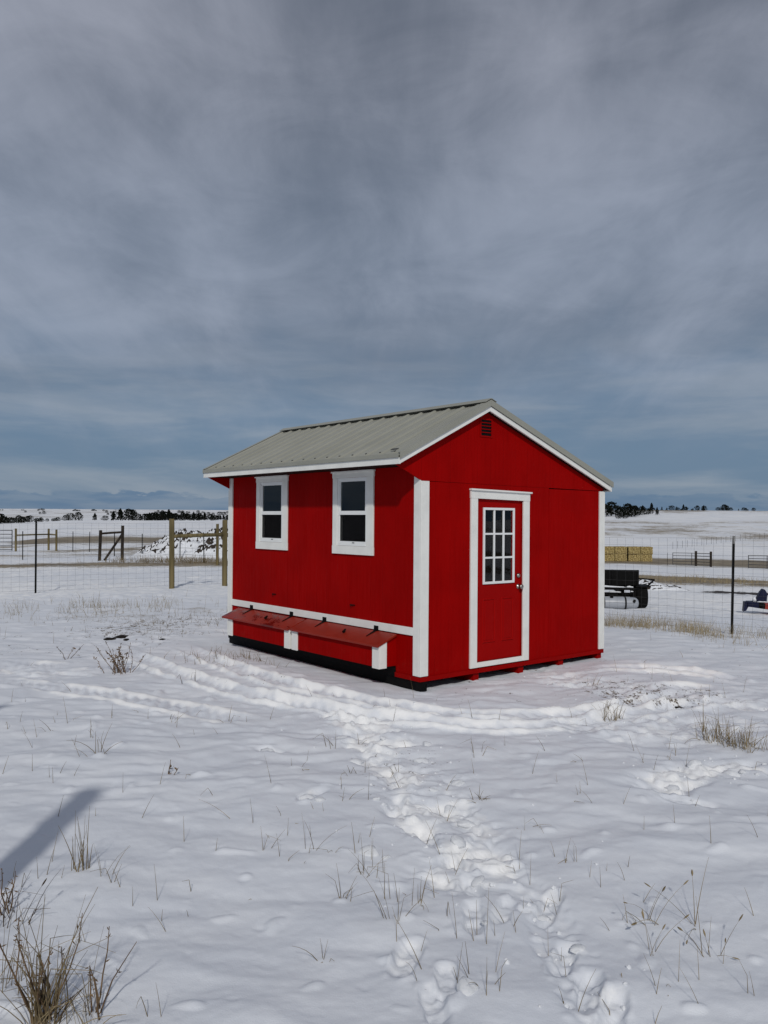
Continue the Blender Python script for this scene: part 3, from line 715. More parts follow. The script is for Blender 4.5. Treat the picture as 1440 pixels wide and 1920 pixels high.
for i in (1, 2):
    for j in range(3): MB().box(lx0+pw*j+(.0117 if j else 0), lx0+pw*(j+1)-(.0117 if j < 2 else 0), .001, .012, lz0+ph*i-.010, lz0+ph*i+.010).build('muntin', M['vinyl'], lf)
for i in range(3):
    for j in range(3): MB().box(lx0+pw*i+.004, lx0+pw*(i+1)-.004, .016, .020, lz0+ph*j+.004, lz0+ph*(j+1)-.004).build('pane', M['glass'], lf)
def turned(name, x, z, prof, parent, m_):
    mb = MB(); mb.tube([(x, .010-p[0], z) for p in prof], [p[1] for p in prof], 14); return mb.build(name, m_, parent, smooth=True)
turned('door_knob', 1.487, .842, [(0, .030), (.006, .030), (.010, .012), (.030, .012), (.036, .022), (.048, .028), (.060, .025), (.066, .012)], door, M['nickel'])
turned('deadbolt', 1.483, .965, [(0, .027), (.010, .027), (.016, .020), (.020, .018), (.022, .006)], door, M['nickel'])
jm = MB(); jm.box(d0-.001, d0+.003, -.006, .045, dz0, dz1); jm.box(d1-.003, d1+.001, -.006, .045, dz0, dz1); jm.box(d0+.003, d1-.003, -.006, .045, dz1-.003, dz1+.001)
jm.build('door_jamb', M['red_trim'], house)
MB().box(.697, .7985, -.024, -.0008, .0065, 1.816).build('door_casing', M['white'], house, bevel=.003)
MB().box(1.5375, 1.640, -.024, -.0008, .0065, 1.801).build('door_casing', M['white'], house, bevel=.003)
MB().prism([(.693, 1.8165), (1.644, 1.8015), (1.644, 1.885), (.693, 1.900)], 'y', -.026, -.0008).build('head_casing', M['white'], house, bevel=.002)
MB().prism([(.683, 1.9005), (1.662, 1.8852), (1.662, 1.904), (.683, 1.919)], 'y', -.046, -.0008).build('drip_cap', M['white'], house, bevel=.003)
MB().box(.7990, 1.5370, -.022, -.0008, .0065, .0595).build('door_sill', M['white'], house, bevel=.003)
# ---- nest boxes
def nest_box(y0, y1, damp):
    root = MB(); fx, bz = -.232, .062
    zt = lambda x: .392 + (x)*(.392-.283)/.276 - (.008 if damp > .5 else 0)
    root.prism([(fx, bz), (-.0008, bz), (-.0008, zt(-.0008)-.012), (fx, zt(fx)-.012)], 'y', y0, y1)
    root = root.build('nest_box', M['red_side'], house)
    for s_, ye in ((-1, y0), (1, y1)):
        mb = MB(); e = .016
        ya, yb = (ye-e, ye+.098) if s_ < 0 else (ye-.098, ye+e)
        mb.prism([(fx-e, bz-.012), (fx-.0005, bz-.012), (fx-.0005, zt(fx)-.0125), (fx-e, zt(fx-e)-.0125)], 'y', ya, yb)
        ys = sorted((ye+s_*.0005, ye+s_*e))
        mb.prism([(fx, bz-.012), (fx+.088, bz-.012), (fx+.088, zt(fx+.088)-.0125), (fx, zt(fx)-.0125)], 'y', ys[0], ys[1])
        mb.build('corner_trim', M['white'], root, bevel=.002)
    lid = MB(); ya, yb = y0-(.018 if damp > .5 else .026), y1+(.13 if damp > .5 else .018)
    n = 24
    for i in range(n):
        a_, b_ = ya+(yb-ya)*i/n, ya+(yb-ya)*(i+1)/n
    p = [(-.276, zt(-.276)-.011), (-.021, zt(-.021)-.011), (-.021, zt(-.021)+.011), (-.276, zt(-.276)+.011)]
    lid.prism(p, 'y', ya, yb)
    lid = lid.build('lid', M['red_lid'], root, bevel=.003)
    at_ = lid.data.attributes.new('damp', 'FLOAT', 'POINT'); at_.data.foreach_set('value', [damp]*len(lid.data.vertices))
    if damp > .5: lid['label'] = 'lid with damp dark patches of melted snow'
    return root, zt, lid
hinges = {0: (3.267, 2.321), 1: (1.629, .681)}; latches = (2.692, 1.072); hooks = (2.75, 1.124)
for i, (a_, b_, dmp) in enumerate(((2.030, 3.468, 1.0), (.368, 1.952, .18))):
    root, zt, lid = nest_box(a_, b_, dmp)
    for hy in hinges[i]:
        hm = MB(); hm.box(-.024, -.0185, hy-.036, hy+.036, .400, .446)
        hm.tube([(-.027, hy-.036, .399), (-.027, hy+.036, .399)], .008, 8)
        q = lambda x: zt(x)+.0125
        hm.add([(-.028, hy-.022, q(-.028)), (-.028, hy+.022, q(-.028)), (-.155, hy+.007, q(-.155)), (-.155, hy-.007, q(-.155)), (-.028, hy-.022, q(-.028)+.004), (-.028, hy+.022, q(-.028)+.004), (-.155, hy+.007, q(-.155)+.004), (-.155, hy-.007, q(-.155)+.004)],
               [(0,3,2,1),(4,5,6,7),(0,1,5,4),(1,2,6,5),(2,3,7,6),(3,0,4,7)])
        hm.build('hinge', M['black'], root)
    ly = latches[i]; hm = MB(); z_ = zt(-.155)+.0105
    hm.tube([(-.155, ly, z_-.002), (-.155, ly, z_+.016)], .016, 8); hm.bar((-.185, ly-.018, z_+.012), (-.12, ly+.022, z_+.030), .016, .012)
    hm.build('latch', M['black'], root)
    hk = hooks[i]; hm = MB(); hm.box(-.006, -.0005, hk-.045, hk+.045, .622, .634); hm.tube([(-.006, hk-.03, .628), (-.022, hk-.01, .625), (-.022, hk+.015, .612), (-.010, hk+.03, .610)], .0045, 5)
    hm.build('catch_hook', M['black'], house)

# ------------------------------------------------------------------ fences
def t_post_mesh(h):
    mb = MB(); mb.box(-.020, .020, -.003, .003, -.25, h); mb.box(-.003, .003, -.030, -.003, -.25, h)
    return mb
HT = [.06, .15, .25, .36, .48, .61, .75, .90, 1.05, 1.20, 1.35, 1.47]
def wire_fence(label, pts, stay=.152, heights=HT, wr=.0013, posts=(), ph=1.52, root_loc=None, tip=True, group=None):
    root = empty('wire_fence', (*pts[0], H(*pts[0])))
    tag(root, label, 'fence', group)
    o = Vector((pts[0][0], pts[0][1], root.location.z)); mb = MB()
    rnd = random.Random(len(label))
    for (ax, ay), (bx, by) in zip(pts[:-1], pts[1:]):
        Ls = math.hypot(bx-ax, by-ay); n = max(2, int(Ls/stay)); k = max(1, int(Ls/1.2))
        gz = [float(base_z(np.array([ax+(bx-ax)*i/n]), np.array([ay+(by-ay)*i/n]))[0]) for i in range(n+1)]
        for i in range(n+1):
            t_ = i/n; x, y_ = ax+(bx-ax)*t_, ay+(by-ay)*t_
            j = [rnd.uniform(-.006, .006) for _ in range(3)]
            mb.tube([Vector((x+j[0], y_, gz[i]+heights[0]))-o, Vector((x+j[1], y_+j[2], gz[i]+heights[-1]*.5))-o, Vector((x-j[0], y_, gz[i]+heights[-1]))-o], wr, 3, False)
        for h in heights:
            path = []
            for i in range(0, n+1, max(1, n//(k*4) or 1)):
                t_ = i/n; path.append(Vector((ax+(bx-ax)*t_, ay+(by-ay)*t_, gz[i]+h+rnd.uniform(-.006, .006)))-o)
            path.append(Vector((bx, by, gz[n]+h))-o)
            if (path[-1]-path[-2]).length < 1e-4: path.pop(-2)
            mb.tube(path, wr*1.15, 3, False)
    w = mb.build('wire_mesh', M['wire'], root); w['kind'] = 'stuff'
    tm = t_post_mesh(ph-.12).mesh('t_post', M['tpost']); tt = MB(); tt.box(-.0205, .0205, -.0032, .0032, ph-.12, ph); tt.box(-.0032, .0032, -.031, -.003, ph-.12, ph); ttm = tt.mesh('post_tip', M['tpost_tip'])
    for (x, y_, lean) in posts:
        po = link_mesh('t_post', tm, root, (x-o.x, y_-o.y+.012, H(x, y_)-o.z), (0, lean, 0))
        if tip: link_mesh('post_tip', ttm, po)
        else: link_mesh('post_tip', bpy.data.meshes.get('dark_tip') or dark_tip(ph), po)
    return root
def dark_tip(ph):
    tt = MB(); tt.box(-.0205, .0205, -.0032, .0032, ph-.12, ph); return tt.mesh('dark_tip', M['tpost'])
def post_mb(h, r, seed, taper=.97):
    rnd = random.Random(seed); n = 12; mb = MB(); rings = 7; b = 0
    for i in range(rings):
        z = -.35 + (h+.35)*i/(rings-1)
        for k in range(n):
            a_ = 2*math.pi*k/n; rr = r*(1+(taper-1)*i/(rings-1))*(1+rnd.uniform(-.035, .035)); 
            mb.v.append((rr*math.cos(a_), rr*math.sin(a_), z + (rnd.uniform(-.008, .008) if i == rings-1 else 0)))
    for i in range(rings-1):
        for k in range(n): mb.f.append((i*n+k, i*n+(k+1) % n, (i+1)*n+(k+1) % n, (i+1)*n+k))
    mb.f.append(tuple(range(n-1, -1, -1))); mb.v.append((0, 0, h+.006)); c_ = len(mb.v)-1; q = (rings-1)*n
    for k in range(n): mb.f.append((q+k, q+(k+1) % n, c_))
    return mb
def brace(label, posts, rails, m_, r=.06, diag=None, group=None):
    """posts: (x, y, height, lean); rails: (i, j, z0, z1)"""
    x0, y0 = posts[0][:2]; root = empty('timber_brace', (x0, y0, H(x0, y0))); tag(root, label, 'fence brace', group); o = root.location
    for i, (x, y_, h, ln) in enumerate(posts):
        p = post_mb(h, r, i+len(label)).build('post', m_, root, smooth=True); p.location = (x-o.x, y_-o.y, H(x, y_)-o.z); p.rotation_euler = (0, ln, 0)
    for (i, j, za, zb) in rails:
        a_ = Vector((posts[i][0]-o.x, posts[i][1]-o.y, H(*posts[i][:2])-o.z+za)); b_ = Vector((posts[j][0]-o.x, posts[j][1]-o.y, H(*posts[j][:2])-o.z+zb))
        MB().tube([a_, (a_+b_)/2+Vector((0, 0, .006)), b_], [r*.68, r*.72, r*.66], 10).build('rail', m_, root, smooth=True)
    if diag:
        (i, za, j, zb, f0) = diag
        a_ = Vector((posts[i][0]-o.x, posts[i][1]-o.y, H(*posts[i][:2])-o.z+za)); b_ = Vector((posts[j][0]-o.x, posts[j][1]-o.y, H(*posts[j][:2])-o.z+zb))
        a_ = a_.lerp(Vector((b_.x, b_.y, a_.z)), f0)
        MB().tube([a_, b_], [r*.75, r*.75], 10).build('diagonal', m_, root, smooth=True)
    return root
P1 = gp(322, 1103); P2 = gp(421, 1098); TL = gp(66, 1113)
back_corner = (-1.9, 20.6)
left_end = (TL[0]-(P1[0]-TL[0])*1.35, TL[1]-(P1[1]-TL[1])*1.35)
wire_fence('woven wire fence running to the tall green timber brace', [left_end, TL, P1, P2, back_corner], posts=[(TL[0], TL[1], .004), (left_end[0], left_end[1], 0)], tip=False)
TR = gp(1373, 1180)
R0 = gp(1128, 1152)
dirx, diry = TR[0]-R0[0], TR[1]-R0[1]; r_end = (TR[0]+dirx*1.15, TR[1]+diry*1.15)
wire_fence('woven wire fence in front of the black trailer', [back_corner, R0, TR, r_end], posts=[(TR[0], TR[1], .012), (r_end[0], r_end[1], 0)])
brace('tall green timber H-brace in the woven wire fence beside the hen house', [(P1[0], P1[1], 1.56, -.006), (P2[0], P2[1], 1.54, .0)], [(0, 1, 1.17, 1.20)], M['wood_green'], .062)
def spot(u, v, d):
    """ground spot in direction u at distance d along the view"""
    du = u-720.0; return (du*d/FPX, d)
g3 = spot(408, 0, 30.3); g4 = spot(470, 0, 31.5)
brace('slim green timber brace standing behind the tall H-brace', [(g3[0], g3[1], 1.50, 0), (g4[0], g4[1], 1.45, 0)], [(0, 1, 1.15, 1.13)], M['wood_green'], .055)
k1 = spot(187, 0, 35.5); k2 = spot(229.5, 0, 35.5)
brace('blackened timber brace with a slanting strut in the left pasture', [(k1[0], k1[1], 1.31, .035), (k2[0], k2[1], 1.48, .012)], [(0, 1, 1.16, 1.20)], M['wood_dark'], .068, diag=(0, .02, 1, 1.12, .22))
f1, f2, f3 = spot(30, 0, 47.), spot(91.5, 0, 49.), spot(106, 0, 48.)
brace('three-post brown timber brace beside the left pipe gate', [(f1[0], f1[1], 1.30, 0), (f2[0], f2[1], 1.28, 0), (f3[0], f3[1], 1.26, 0)], [(0, 1, .92, .95), (1, 2, .95, .95)], M['wood_green'], .062)
# steel pickets of the far pasture fence, strung with plain wire
pk = [spot(43, 0, 36.), spot(137, 0, 46.), spot(168, 0, 46.), spot(215, 0, 40.), spot(267, 0, 39.), spot(338, 0, 38.), spot(383, 0, 33.)]
for i, (x, y_) in enumerate(pk):
    o_ = t_post_mesh(1.12 if i else 1.25).build('steel_picket', M['tpost']); o_.location = (x, y_, H(x, y_)); o_.rotation_euler = (0, random.uniform(-.02, .02), 0)
    tag(o_, 'thin dark steel picket in the left pasture beyond the woven fence', 'fence post', 'thin steel pickets in the left pasture')
def strand_fence(label, a_, b_, hs, cat='fence'):
    n = 10; root = empty('strand_fence', (*a_, H(*a_))); tag(root, label, cat); o = root.location
    for h in hs:
        MB().tube([Vector((a_[0]+(b_[0]-a_[0])*i/n, a_[1]+(b_[1]-a_[1])*i/n, H(a_[0]+(b_[0]-a_[0])*i/n, a_[1]+(b_[1]-a_[1])*i/n)+h+.01*math.sin(i*2.1)))-o for i in range(n+1)], .0045, 3, False).build('wire_strand', M['wire'], root)
strand_fence('plain wire strands between the slanting brace and the brown timber brace', f3, k1, (.35, .6, .85, 1.08))
strand_fence('plain wire strands between the slanting brace and the slim green brace', k2, g3, (.35, .6, .85, 1.08))
# posts whose shadows fall into the foreground
for (x, y_, h, lb) in ((-1.86, 2.98, 1.62, 'leaning round timber post with its shadow across the snow'), (-3.47, 5.25, 1.60, 'round timber post beyond the shadowed grass')):
    p = post_mb(h, .09, int(h*100)).build('timber_post', M['wood_green'], None, smooth=True); p.location = (x, y_, H(x, y_)); p.rotation_euler = (0, .01, 0)
    tag(p, lb, 'post')
# pipe gates
def gate(label, a_, b_, h0, h1, bars, uprights, r=.022, m_='pipe'):
    root = empty('pipe_gate', (*a_, H(*a_))); tag(root, label, 'gate'); o = root.location
    A = Vector((0, 0, 0)); B = Vector((b_[0]-a_[0], b_[1]-a_[1], H(*b_)-o.z))
    for i in range(bars):
        z = h0+(h1-h0)*i/(bars-1); MB().tube([A+Vector((0, 0, z)), B+Vector((0, 0, z))], r, 6).build('rail', M[m_], root)
    for t_ in uprights:
        q = A.lerp(B, t_); MB().tube([q+Vector((0, 0, h0-.05)), q+Vector((0, 0, h1+.03))], r*1.1, 6).build('upright', M[m_], root)
    return root
gate('dark pipe gate next to the three-post timber brace', spot(-75, 0, 47.), spot(23, 0, 47.), .12, 1.22, 6, (0, .5, 1))
gate('pipe gate hung from the black post near the hay bales', spot(1262, 0, 84.), spot(1304, 0, 83.5), .15, 1.30, 5, (0, .85, 1), .028)
gate('short pipe panel between two black posts near the hay bales', spot(1307, 0, 83.5), spot(1332, 0, 82.), .15, 1.30, 5, (0, 1), .034)
gate('lone pipe gate in the right pasture away from the bales', spot(1404, 0, 76.), spot(1475, 0, 74.), .15, 1.28, 5, (0, .5, 1), .03)
for u, d_ in ((1305.5, 83.5), (1333.5, 82.)):
    x, y_ = spot(u, 0, d_); p = post_mb(1.52, .12, int(u)).build('timber_post', M['wood_dark'], None, smooth=True); p.location = (x, y_, H(x, y_)); tag(p, 'thick black timber post at the pipe gate near the hay bales', 'post', 'black gate posts near the hay bales')
x, y_ = spot(1252, 0, 84.); p = t_post_mesh(1.3).build('steel_picket', M['tpost']); p.location = (x, y_, H(x, y_)); tag(p, 'thin steel picket between the hay bales and the pipe gate', 'fence post')

# ------------------------------------------------------------------ hay bales
def bale_mesh(seed):
    rnd = random.Random(seed); bm = bmesh.new(); bmesh.ops.create_cube(bm, size=1)
    for v in bm.verts: v.co = Vector((v.co.x*1.44, v.co.y*1.15, v.co.z*.90))
    bmesh.ops.subdivide_edges(bm, edges=bm.edges, cuts=5, use_grid_fill=True)
    for v in bm.verts:
        e = sum(abs(abs(c)-h) < .01 for c, h in zip(v.co, (.72, .575, .45)))
        if e >= 2: v.co *= .965
        v.co += Vector((rnd.uniform(-.022, .022), rnd.uniform(-.03, .03), rnd.uniform(-.022, .022)))
    me = bpy.data.meshes.new('hay_bale'); bm.to_mesh(me); bm.free(); me.materials.append(M['straw']); return me
bm_ = [bale_mesh(i) for i in range(4)]
ttw = MB()
for xx in (-.48, -.24, 0, .24, .48):
    for a_, b_ in (((xx, -.585, -.455), (xx, -.585, .455)), ((xx, -.585, .455), (xx, .585, .455))): ttw.bar(a_, b_, .016)
ttm_ = ttw.mesh('twine', M['twine'])
rows_ = ['lower', 'upper']
for i in range(5):
    u = 1118+23.1*i if i < 3 else 1118+23.1*i+2.0
    x, y_ = spot(u-2, 0, 99.); gz = H(x, y_)
    for k in range(2):
        o_ = link_mesh('hay_bale', bm_[(i*2+k) % 4], None, (x+random.uniform(-.03, .03), y_+random.uniform(-.06, .06), gz+.43+k*.88-.02), (random.uniform(-.012, .012), random.uniform(-.015, .015), random.uniform(-.03, .03)))
        tag(o_, 'golden straw bale in the %s row of the stack beyond the trailer' % rows_[k], 'hay bale', '%s row of stacked bales' % rows_[k])
        link_mesh('twine', ttm_, o_)

# ------------------------------------------------------------------ trailer and tank
tx_, ty_ = 4.95, 18.3
trl = empty('utility_trailer', (tx_, ty_, H(tx_, ty_)), R(-7)); tag(trl, 'black utility trailer dusted with snow behind the wire fence', 'trailer')
MB().box(-1.05, .69, 0, .05, .50, .84).build('tailgate', M['black'], trl, bevel=.008)
tg = MB(); 
for xx in (-1.0, -.45, .10, .64): tg.box(xx, xx+.035, -.02, -.001, .48, .845)
tg.build('tailgate_rib', M['black'], trl)
MB().box(-1.05, .69, .051, 2.3, .46, .50).build('bed', M['black'], trl)
MB().box(-1.05, -1.0, .051, 2.3, .501, .60).build('side_panel', M['black'], trl); MB().box(.64, .69, .051, 2.3, .501, .60).build('side_panel', M['black'], trl)
ch = MB(); ch.box(-1.0, .66, -.06, -.021, .40, .455); ch.box(-1.0, .70, -.03, .02, .30, .34); ch.box(-.7, -.62, -.02, 2.3, .30, .455); ch.box(.3, .38, .021, 2.3, .30, .455); ch.tube([(-.95, .30, .25), (.78, .30, .25)], .035, 8)
ch.box(.55, .70, -.05, .30, .20, .455)
ch.build('chassis', M['black'], trl)
for s_ in (-1, 1):
    xw = .64 if s_ > 0 else -1.12
    ty = MB(); n = 20; prof = [(.0, .15), (-.012, .22), (.02, .248), (.11, .255), (.20, .248), (.232, .22), (.22, .15)]
    for i in range(n):
        a_ = 2*math.pi*i/n
        for (px_, pr) in prof: ty.v.append((px_, pr*math.cos(a_), pr*math.sin(a_)))
    k = len(prof)
    for i in range(n):
        for j in range(k-1): ty.f.append((i*k+j, ((i+1) % n)*k+j, ((i+1) % n)*k+j+1, i*k+j+1))
    wh = ty.build('wheel', M['rubber'], trl, smooth=True); wh.location = (xw, .12, .245)
    MB().tube([(.02, 0, 0), (.06, 0, 0), (.19, 0, 0), (.215, 0, 0)], [.152, .148, .148, .10], 18).build('rim', M['tank'], wh)
fd = MB(); fd.prism([(.60, .50), (.60, .47), (.92, .47), (.92, .50)], 'y', -.14, .40); fd.build('mudguard', M['black'], trl)
ar = MB(); ar.bar((.68, .0, .655), (1.02, .0, .635), .028); ar.bar((1.02, .0, .640), (.85, .0, .47), .05, .03); ar.build('bracket', M['black'], trl)
sn = MB()
rnd = random.Random(4)
def slab(mb, x0, x1, y0, y1, z, h, n=14):
    top = []; 
    for i in range(n+1):
        x = x0+(x1-x0)*i/n; hh_ = h*(.35+.65*math.sin(math.pi*min(max(i/n, .04), .96))**.5)*(1+rnd.uniform(-.25, .25)); top.append((x, hh_))
    vs = []
    for x, hh_ in top: vs += [(x, y0, z), (x, y0+.006, z+hh_*.8), (x, (y0+y1)/2, z+hh_), (x, y1, z)]
    fs = []
    for i in range(n):
        for j in range(3): fs.append((i*4+j, (i+1)*4+j, (i+1)*4+j+1, i*4+j+1))
        fs.append((i*4+3, (i+1)*4+3, (i+1)*4, i*4))
    fs += [(0, 1, 2, 3), (n*4+3, n*4+2, n*4+1, n*4)]; mb.add(vs, fs)
slab(sn, -1.0, .36, -.062, -.021, .4555, .045); slab(sn, .42, .56, -.052, -.022, .456, .035, 6); slab(sn, .05, .30, -.032, .015, .3405, .03, 6); slab(sn, .50, .56, -.055, -.052, .36, .03, 3)
sn.build('snow_crust', M['snow'], trl, smooth=True)
cx_, cy_ = 4.72, 17.85
tk = empty('silver_tank', (cx_, cy_, H(cx_, cy_)), R(-6)); tag(tk, 'silver cylinder tank with dark straps lying before the trailer', 'tank')
MB().tube([(-.80, 0, .12), (-.77, 0, .12), (-.70, 0, .12), (.66, 0, .12), (.72, 0, .12), (.76, 0, .12), (.775, 0, .12)], [.05, .10, .128, .128, .115, .075, .02], 22).build('shell', M['tank'], tk, smooth=True)
for xx in (-.5, .02, .47): MB().tube([(xx, 0, .12), (xx+.035, 0, .12)], .1315, 22).build('strap', M['black'], tk)
MB().tube([(.66, -.10, .16), (.66, -.16, .19)], .03, 8).build('valve', M['black'], tk)
MB().tube([(.20, -.05, .235), (.20, -.05, .29)], .035, 8).build('filler_cap', M['black'], tk)

# ------------------------------------------------------------------ plastic sled boat
bx_, by_ = spot(1396, 0, 17.2)
sled = empty('toy_boat', (bx_, by_, H(bx_, by_)+.03), R(-14)); tag(sled, 'navy and red plastic toy boat half buried in snow behind the wire fence', 'toy boat')
def hull(x0, x1, f, m_, nm):
    mb = MB(); n = 8
    for i in range(n+1):
        x = x0+(x1-x0)*i/n; zt_, zb_, w_ = f(x)
        for yy, zz in ((-w_, zt_), (-w_*.82, zb_), (w_*.82, zb_), (w_, zt_), (w_*.9, zt_+.012), (-w_*.9, zt_+.012)): mb.v.append((x, yy, zz))
    for i in range(n):
        for j in range(6): mb.f.append((i*6+j, (i+1)*6+j, (i+1)*6+(j+1) % 6, i*6+(j+1) % 6))
    mb.f += [tuple(range(6)), tuple(n*6+k for k in range(5, -1, -1))]
    return mb.build(nm, m_, sled)
def hf(x):
    zt_ = .195-.10*max(x-.25, 0)**1.2-.02*x; zb_ = .105 - .10*min(max(x-.10, 0), .5)
    return zt_, min(zb_, zt_-.05), .14+.16*min(x/.4, 1)
hull(.06, .25, hf, M['blue'], 'bow'); hull(.252, .36, hf, M['black'], 'midships'); hull(.362, 1.5, hf, M['sled_red'], 'stern')
MB().prism([(-.02, .0), (.03, .02), (.07, .10), (.07, .20), (.0, .20)], 'y', -.10, .10).build('bow_handle', M['blue'], sled)
MB().prism([(.22, .205), (.44, .205), (.45, .38), (.405, .46), (.36, .47), (.31, .40), (.26, .29)], 'y', -.02, .16).build('seat_back', M['blue'], sled, bevel=.015)
sb_ = MB(); slab(sb_, .48, 1.45, -.28, .25, .135, .06, 14); slab(sb_, .17, .23, -.05, .08, .205, .11, 4); slab(sb_, .24, .48, -.12, -.03, .205, .02, 5)
sb_.build('snow_crust', M['snow'], sled, smooth=True)

# ------------------------------------------------------------------ mounds
def mound(name, label, cat, cx, cy, rx, ry, hgt, ang, seed, prof, soilthr, ledge):
    nx, ny = 150, 80; xs = np.linspace(-1.1, 1.1, nx); ys = np.linspace(-1.1, 1.1, ny); Xg, Yg = np.meshgrid(xs, ys)
    px_ = Xg*rx; py_ = Yg*ry
    wx = cx+px_*math.cos(ang)-py_*math.sin(ang); wy = cy+px_*math.sin(ang)+py_*math.cos(ang)
    g = base_z(wx.ravel(), wy.ravel()).reshape(wx.shape)
    env = np.interp(Xg, *prof)*np.clip(1-np.abs(Yg)**1.6, 0, 1)
    rot = (px_*.80+py_*.3), (-px_*.5+py_*.9)
    st1 = fbm(rot[0]/.95, rot[1]/.30, 4, seed, .6); st2 = fbm(rot[0]/.34, rot[1]/.12, 3, seed+9, .6)
    z = env*hgt*(1+.22*st1) + ledge*np.clip(st1*1.2+.5*st2, -.5, .8)*sstep(.05, .4, env)
    edge = np.maximum(np.abs(Xg), np.abs(Yg)); z = z - .25*sstep(.9, 1.1, edge)-.06
    soil = sstep(soilthr, soilthr+.12, st1*.62+st2*.55)*sstep(.04, .3, env)
    z0 = float(g[ny//2, nx//2])
    V = np.stack([px_.ravel(), py_.ravel(), (g+z-z0).ravel()], 1)
    idx = np.arange(nx*ny).reshape(ny, nx); F = np.stack([idx[:-1, :-1], idx[:-1, 1:], idx[1:, 1:], idx[1:, :-1]], -1).reshape(-1, 4)
    me = bpy.data.meshes.new(name); me.from_pydata(V.tolist(), [], F.tolist()); me.update(); me.shade_smooth()
    a_ = me.attributes.new('soil', 'FLOAT', 'POINT'); a_.data.foreach_set('value', soil.ravel().astype(np.float32)); me.materials.append(M['mound'])
    o_ = bpy.data.objects.new(name, me); col.objects.link(o_); o_.location = (cx, cy, z0); o_.rotation_euler = (0, 0, ang); tag(o_, label, cat); return o_
m, t, b = mat('snowy_earth_mound', .75, .2)
a2 = t.nodes.new('ShaderNodeAttribute'); a2.attribute_name = 'soil'
ff = mrange(t, mmath(t, 'ADD', a2.outputs['Fac'], mmath(t, 'MULTIPLY', mmath(t, 'SUBTRACT', mnoise(t, 7, 6, .7), .5), .9)), .42, .58)
t.links.new(mmix(t, ff, (.70, .72, .75), mmix(t, mnoise(t, 5, 4), (.012, .010, .008), (.06, .045, .035))), b.inputs['Base Color']); mbump(t, b, mnoise(t, 12, 6, .65), .6, .03); M['mound'] = m
mcx, mcy = spot(400, 0, 41.)
mound('earth_mound', 'snowy mound of dark earth clods behind the green timber braces', 'mound', mcx, mcy, 4.1, 2.6, 1.22, R(6), 101, ([-1.1, -.95, -.75, -.45, -.2, .2, .6, 1.0], [0, .02, .42, .92, 1.0, .98, .9, .2]), .12, .22)
rcx, rcy = spot(1228, 0, 27.5)
mound('earth_mound', 'low snowy spoil bank to the right of the trailer', 'mound', rcx, rcy, 1.35, .9, .34, R(-10), 131, ([-1.1, -.8, -.3, .1, .6, 1.0], [0, .5, 1.0, .85, .4, 0]), .14, .08)

# ------------------------------------------------------------------ trees
def tree_meshes(seed, h, w, shape):
    rnd = random.Random(seed); tr_ = MB(); tr_.tube([(0, 0, -.3), (.02*w, 0, h*.25), (0, .02*w, h*.6), (0, 0, h*.93)], [h*.035, h*.028, h*.016, h*.004], 6)
    for i in range(7):
        a_ = rnd.uniform(0, 6.28); z = h*rnd.uniform(.18, .75); l = w*.42*(1-z/h*.6); tr_.tube([(0, 0, z), (l*math.cos(a_), l*math.sin(a_), z+h*.08)], [h*.011, h*.003], 4)
    cr = MB()
    for i in range(430):
        t_ = rnd.random()**.85; z = h*(.10+.90*t_)
        if shape == 'cone': rad = w*.5*(1-t_)**.75*(1.0+.25*math.sin(9*t_+seed))
        else: rad = w*.5*math.sqrt(max(0, 1-(2*t_-.85)**2/1.35))*(1+.15*math.sin(11*t_+seed))
        a_ = rnd.uniform(0, 6.28); lobe = 1+.22*math.sin(a_*3+seed*1.7+t_*5); q = rad*lobe*rnd.uniform(.35, 1.05)**.6
        c_ = Vector((q*math.cos(a_), q*math.sin(a_), z)); s_ = h*.055*rnd.uniform(.6, 1.4)
        n_ = Vector((rnd.uniform(-1, 1), rnd.uniform(-1, 1), rnd.uniform(-1, 1))).normalized(); u_ = n_.orthogonal().normalized(); v_ = n_.cross(u_)
        cr.add([c_+u_*s_, c_+v_*s_*.8+n_*s_*.3, c_-u_*s_, c_-v_*s_*.8+n_*s_*.3], [(0, 1, 2), (0, 2, 3)])
    me = bpy.data.meshes.new('crown'); me.from_pydata(cr.v, [], cr.f); me.update(); me.materials.append(M['needles'])
    return tr_.mesh('trunk', M['bark']), me
KINDS = [tree_meshes(1, 5.5, 3.6, 'cone'), tree_meshes(2, 4.6, 4.6, 'round'), tree_meshes(3, 5., 3.0, 'cone'), tree_meshes(4, 3.6, 4.4, 'round')]
def tree(x, y_, kind, s, label, group):
    r_ = empty('juniper_tree', (x, y_, float(base_z(np.array([x]), np.array([y_]))[0])-.05), random.uniform(0, 6.28)); r_.scale = (s*random.uniform(.85, 1.2), s*random.uniform(.85, 1.2), s)
    tag(r_, label, 'tree', group); link_mesh('trunk', KINDS[kind][0], r_); link_mesh('crown', KINDS[kind][1], r_)
LG = 'dark junipers scattered along the valley left of the hen house'; LL = 'dark juniper in the valley beyond the left pasture'
def lt(u, d_, k, s):
    x, y_ = spot(u, 0, d_)
    if u < 62: tree(x, y_, k, s, 'dark juniper in the low belt behind the left pipe gate', 'junipers behind the left pipe gate')
    elif u < 265 and s > .6: tree(x, y_, k, s, 'tall dark juniper standing clear of the knoll above the slanting brace', 'tall junipers above the slanting brace')
    elif u < 265: tree(x, y_, k, s, 'small dark juniper bush on the knoll between the timber braces', 'juniper bushes on the knoll')
    else: tree(x, y_, k, s, 'dark juniper in the dense wood above the earth mound', 'dense junipers above the earth mound')
for u, d_, k, s in ((213, 330, 2, .80), (226, 345, 0, .95), (241, 340, 1, 1.1), (249, 343, 1, 1.05), (256, 336, 3, .9), (147, 335, 1, .8), (132, 330, 3, .9), (124, 335, 3, .7), (178, 300, 2, .55), (197, 280, 3, .5), (264, 330, 2, .5)): lt(u, d_, k, s)
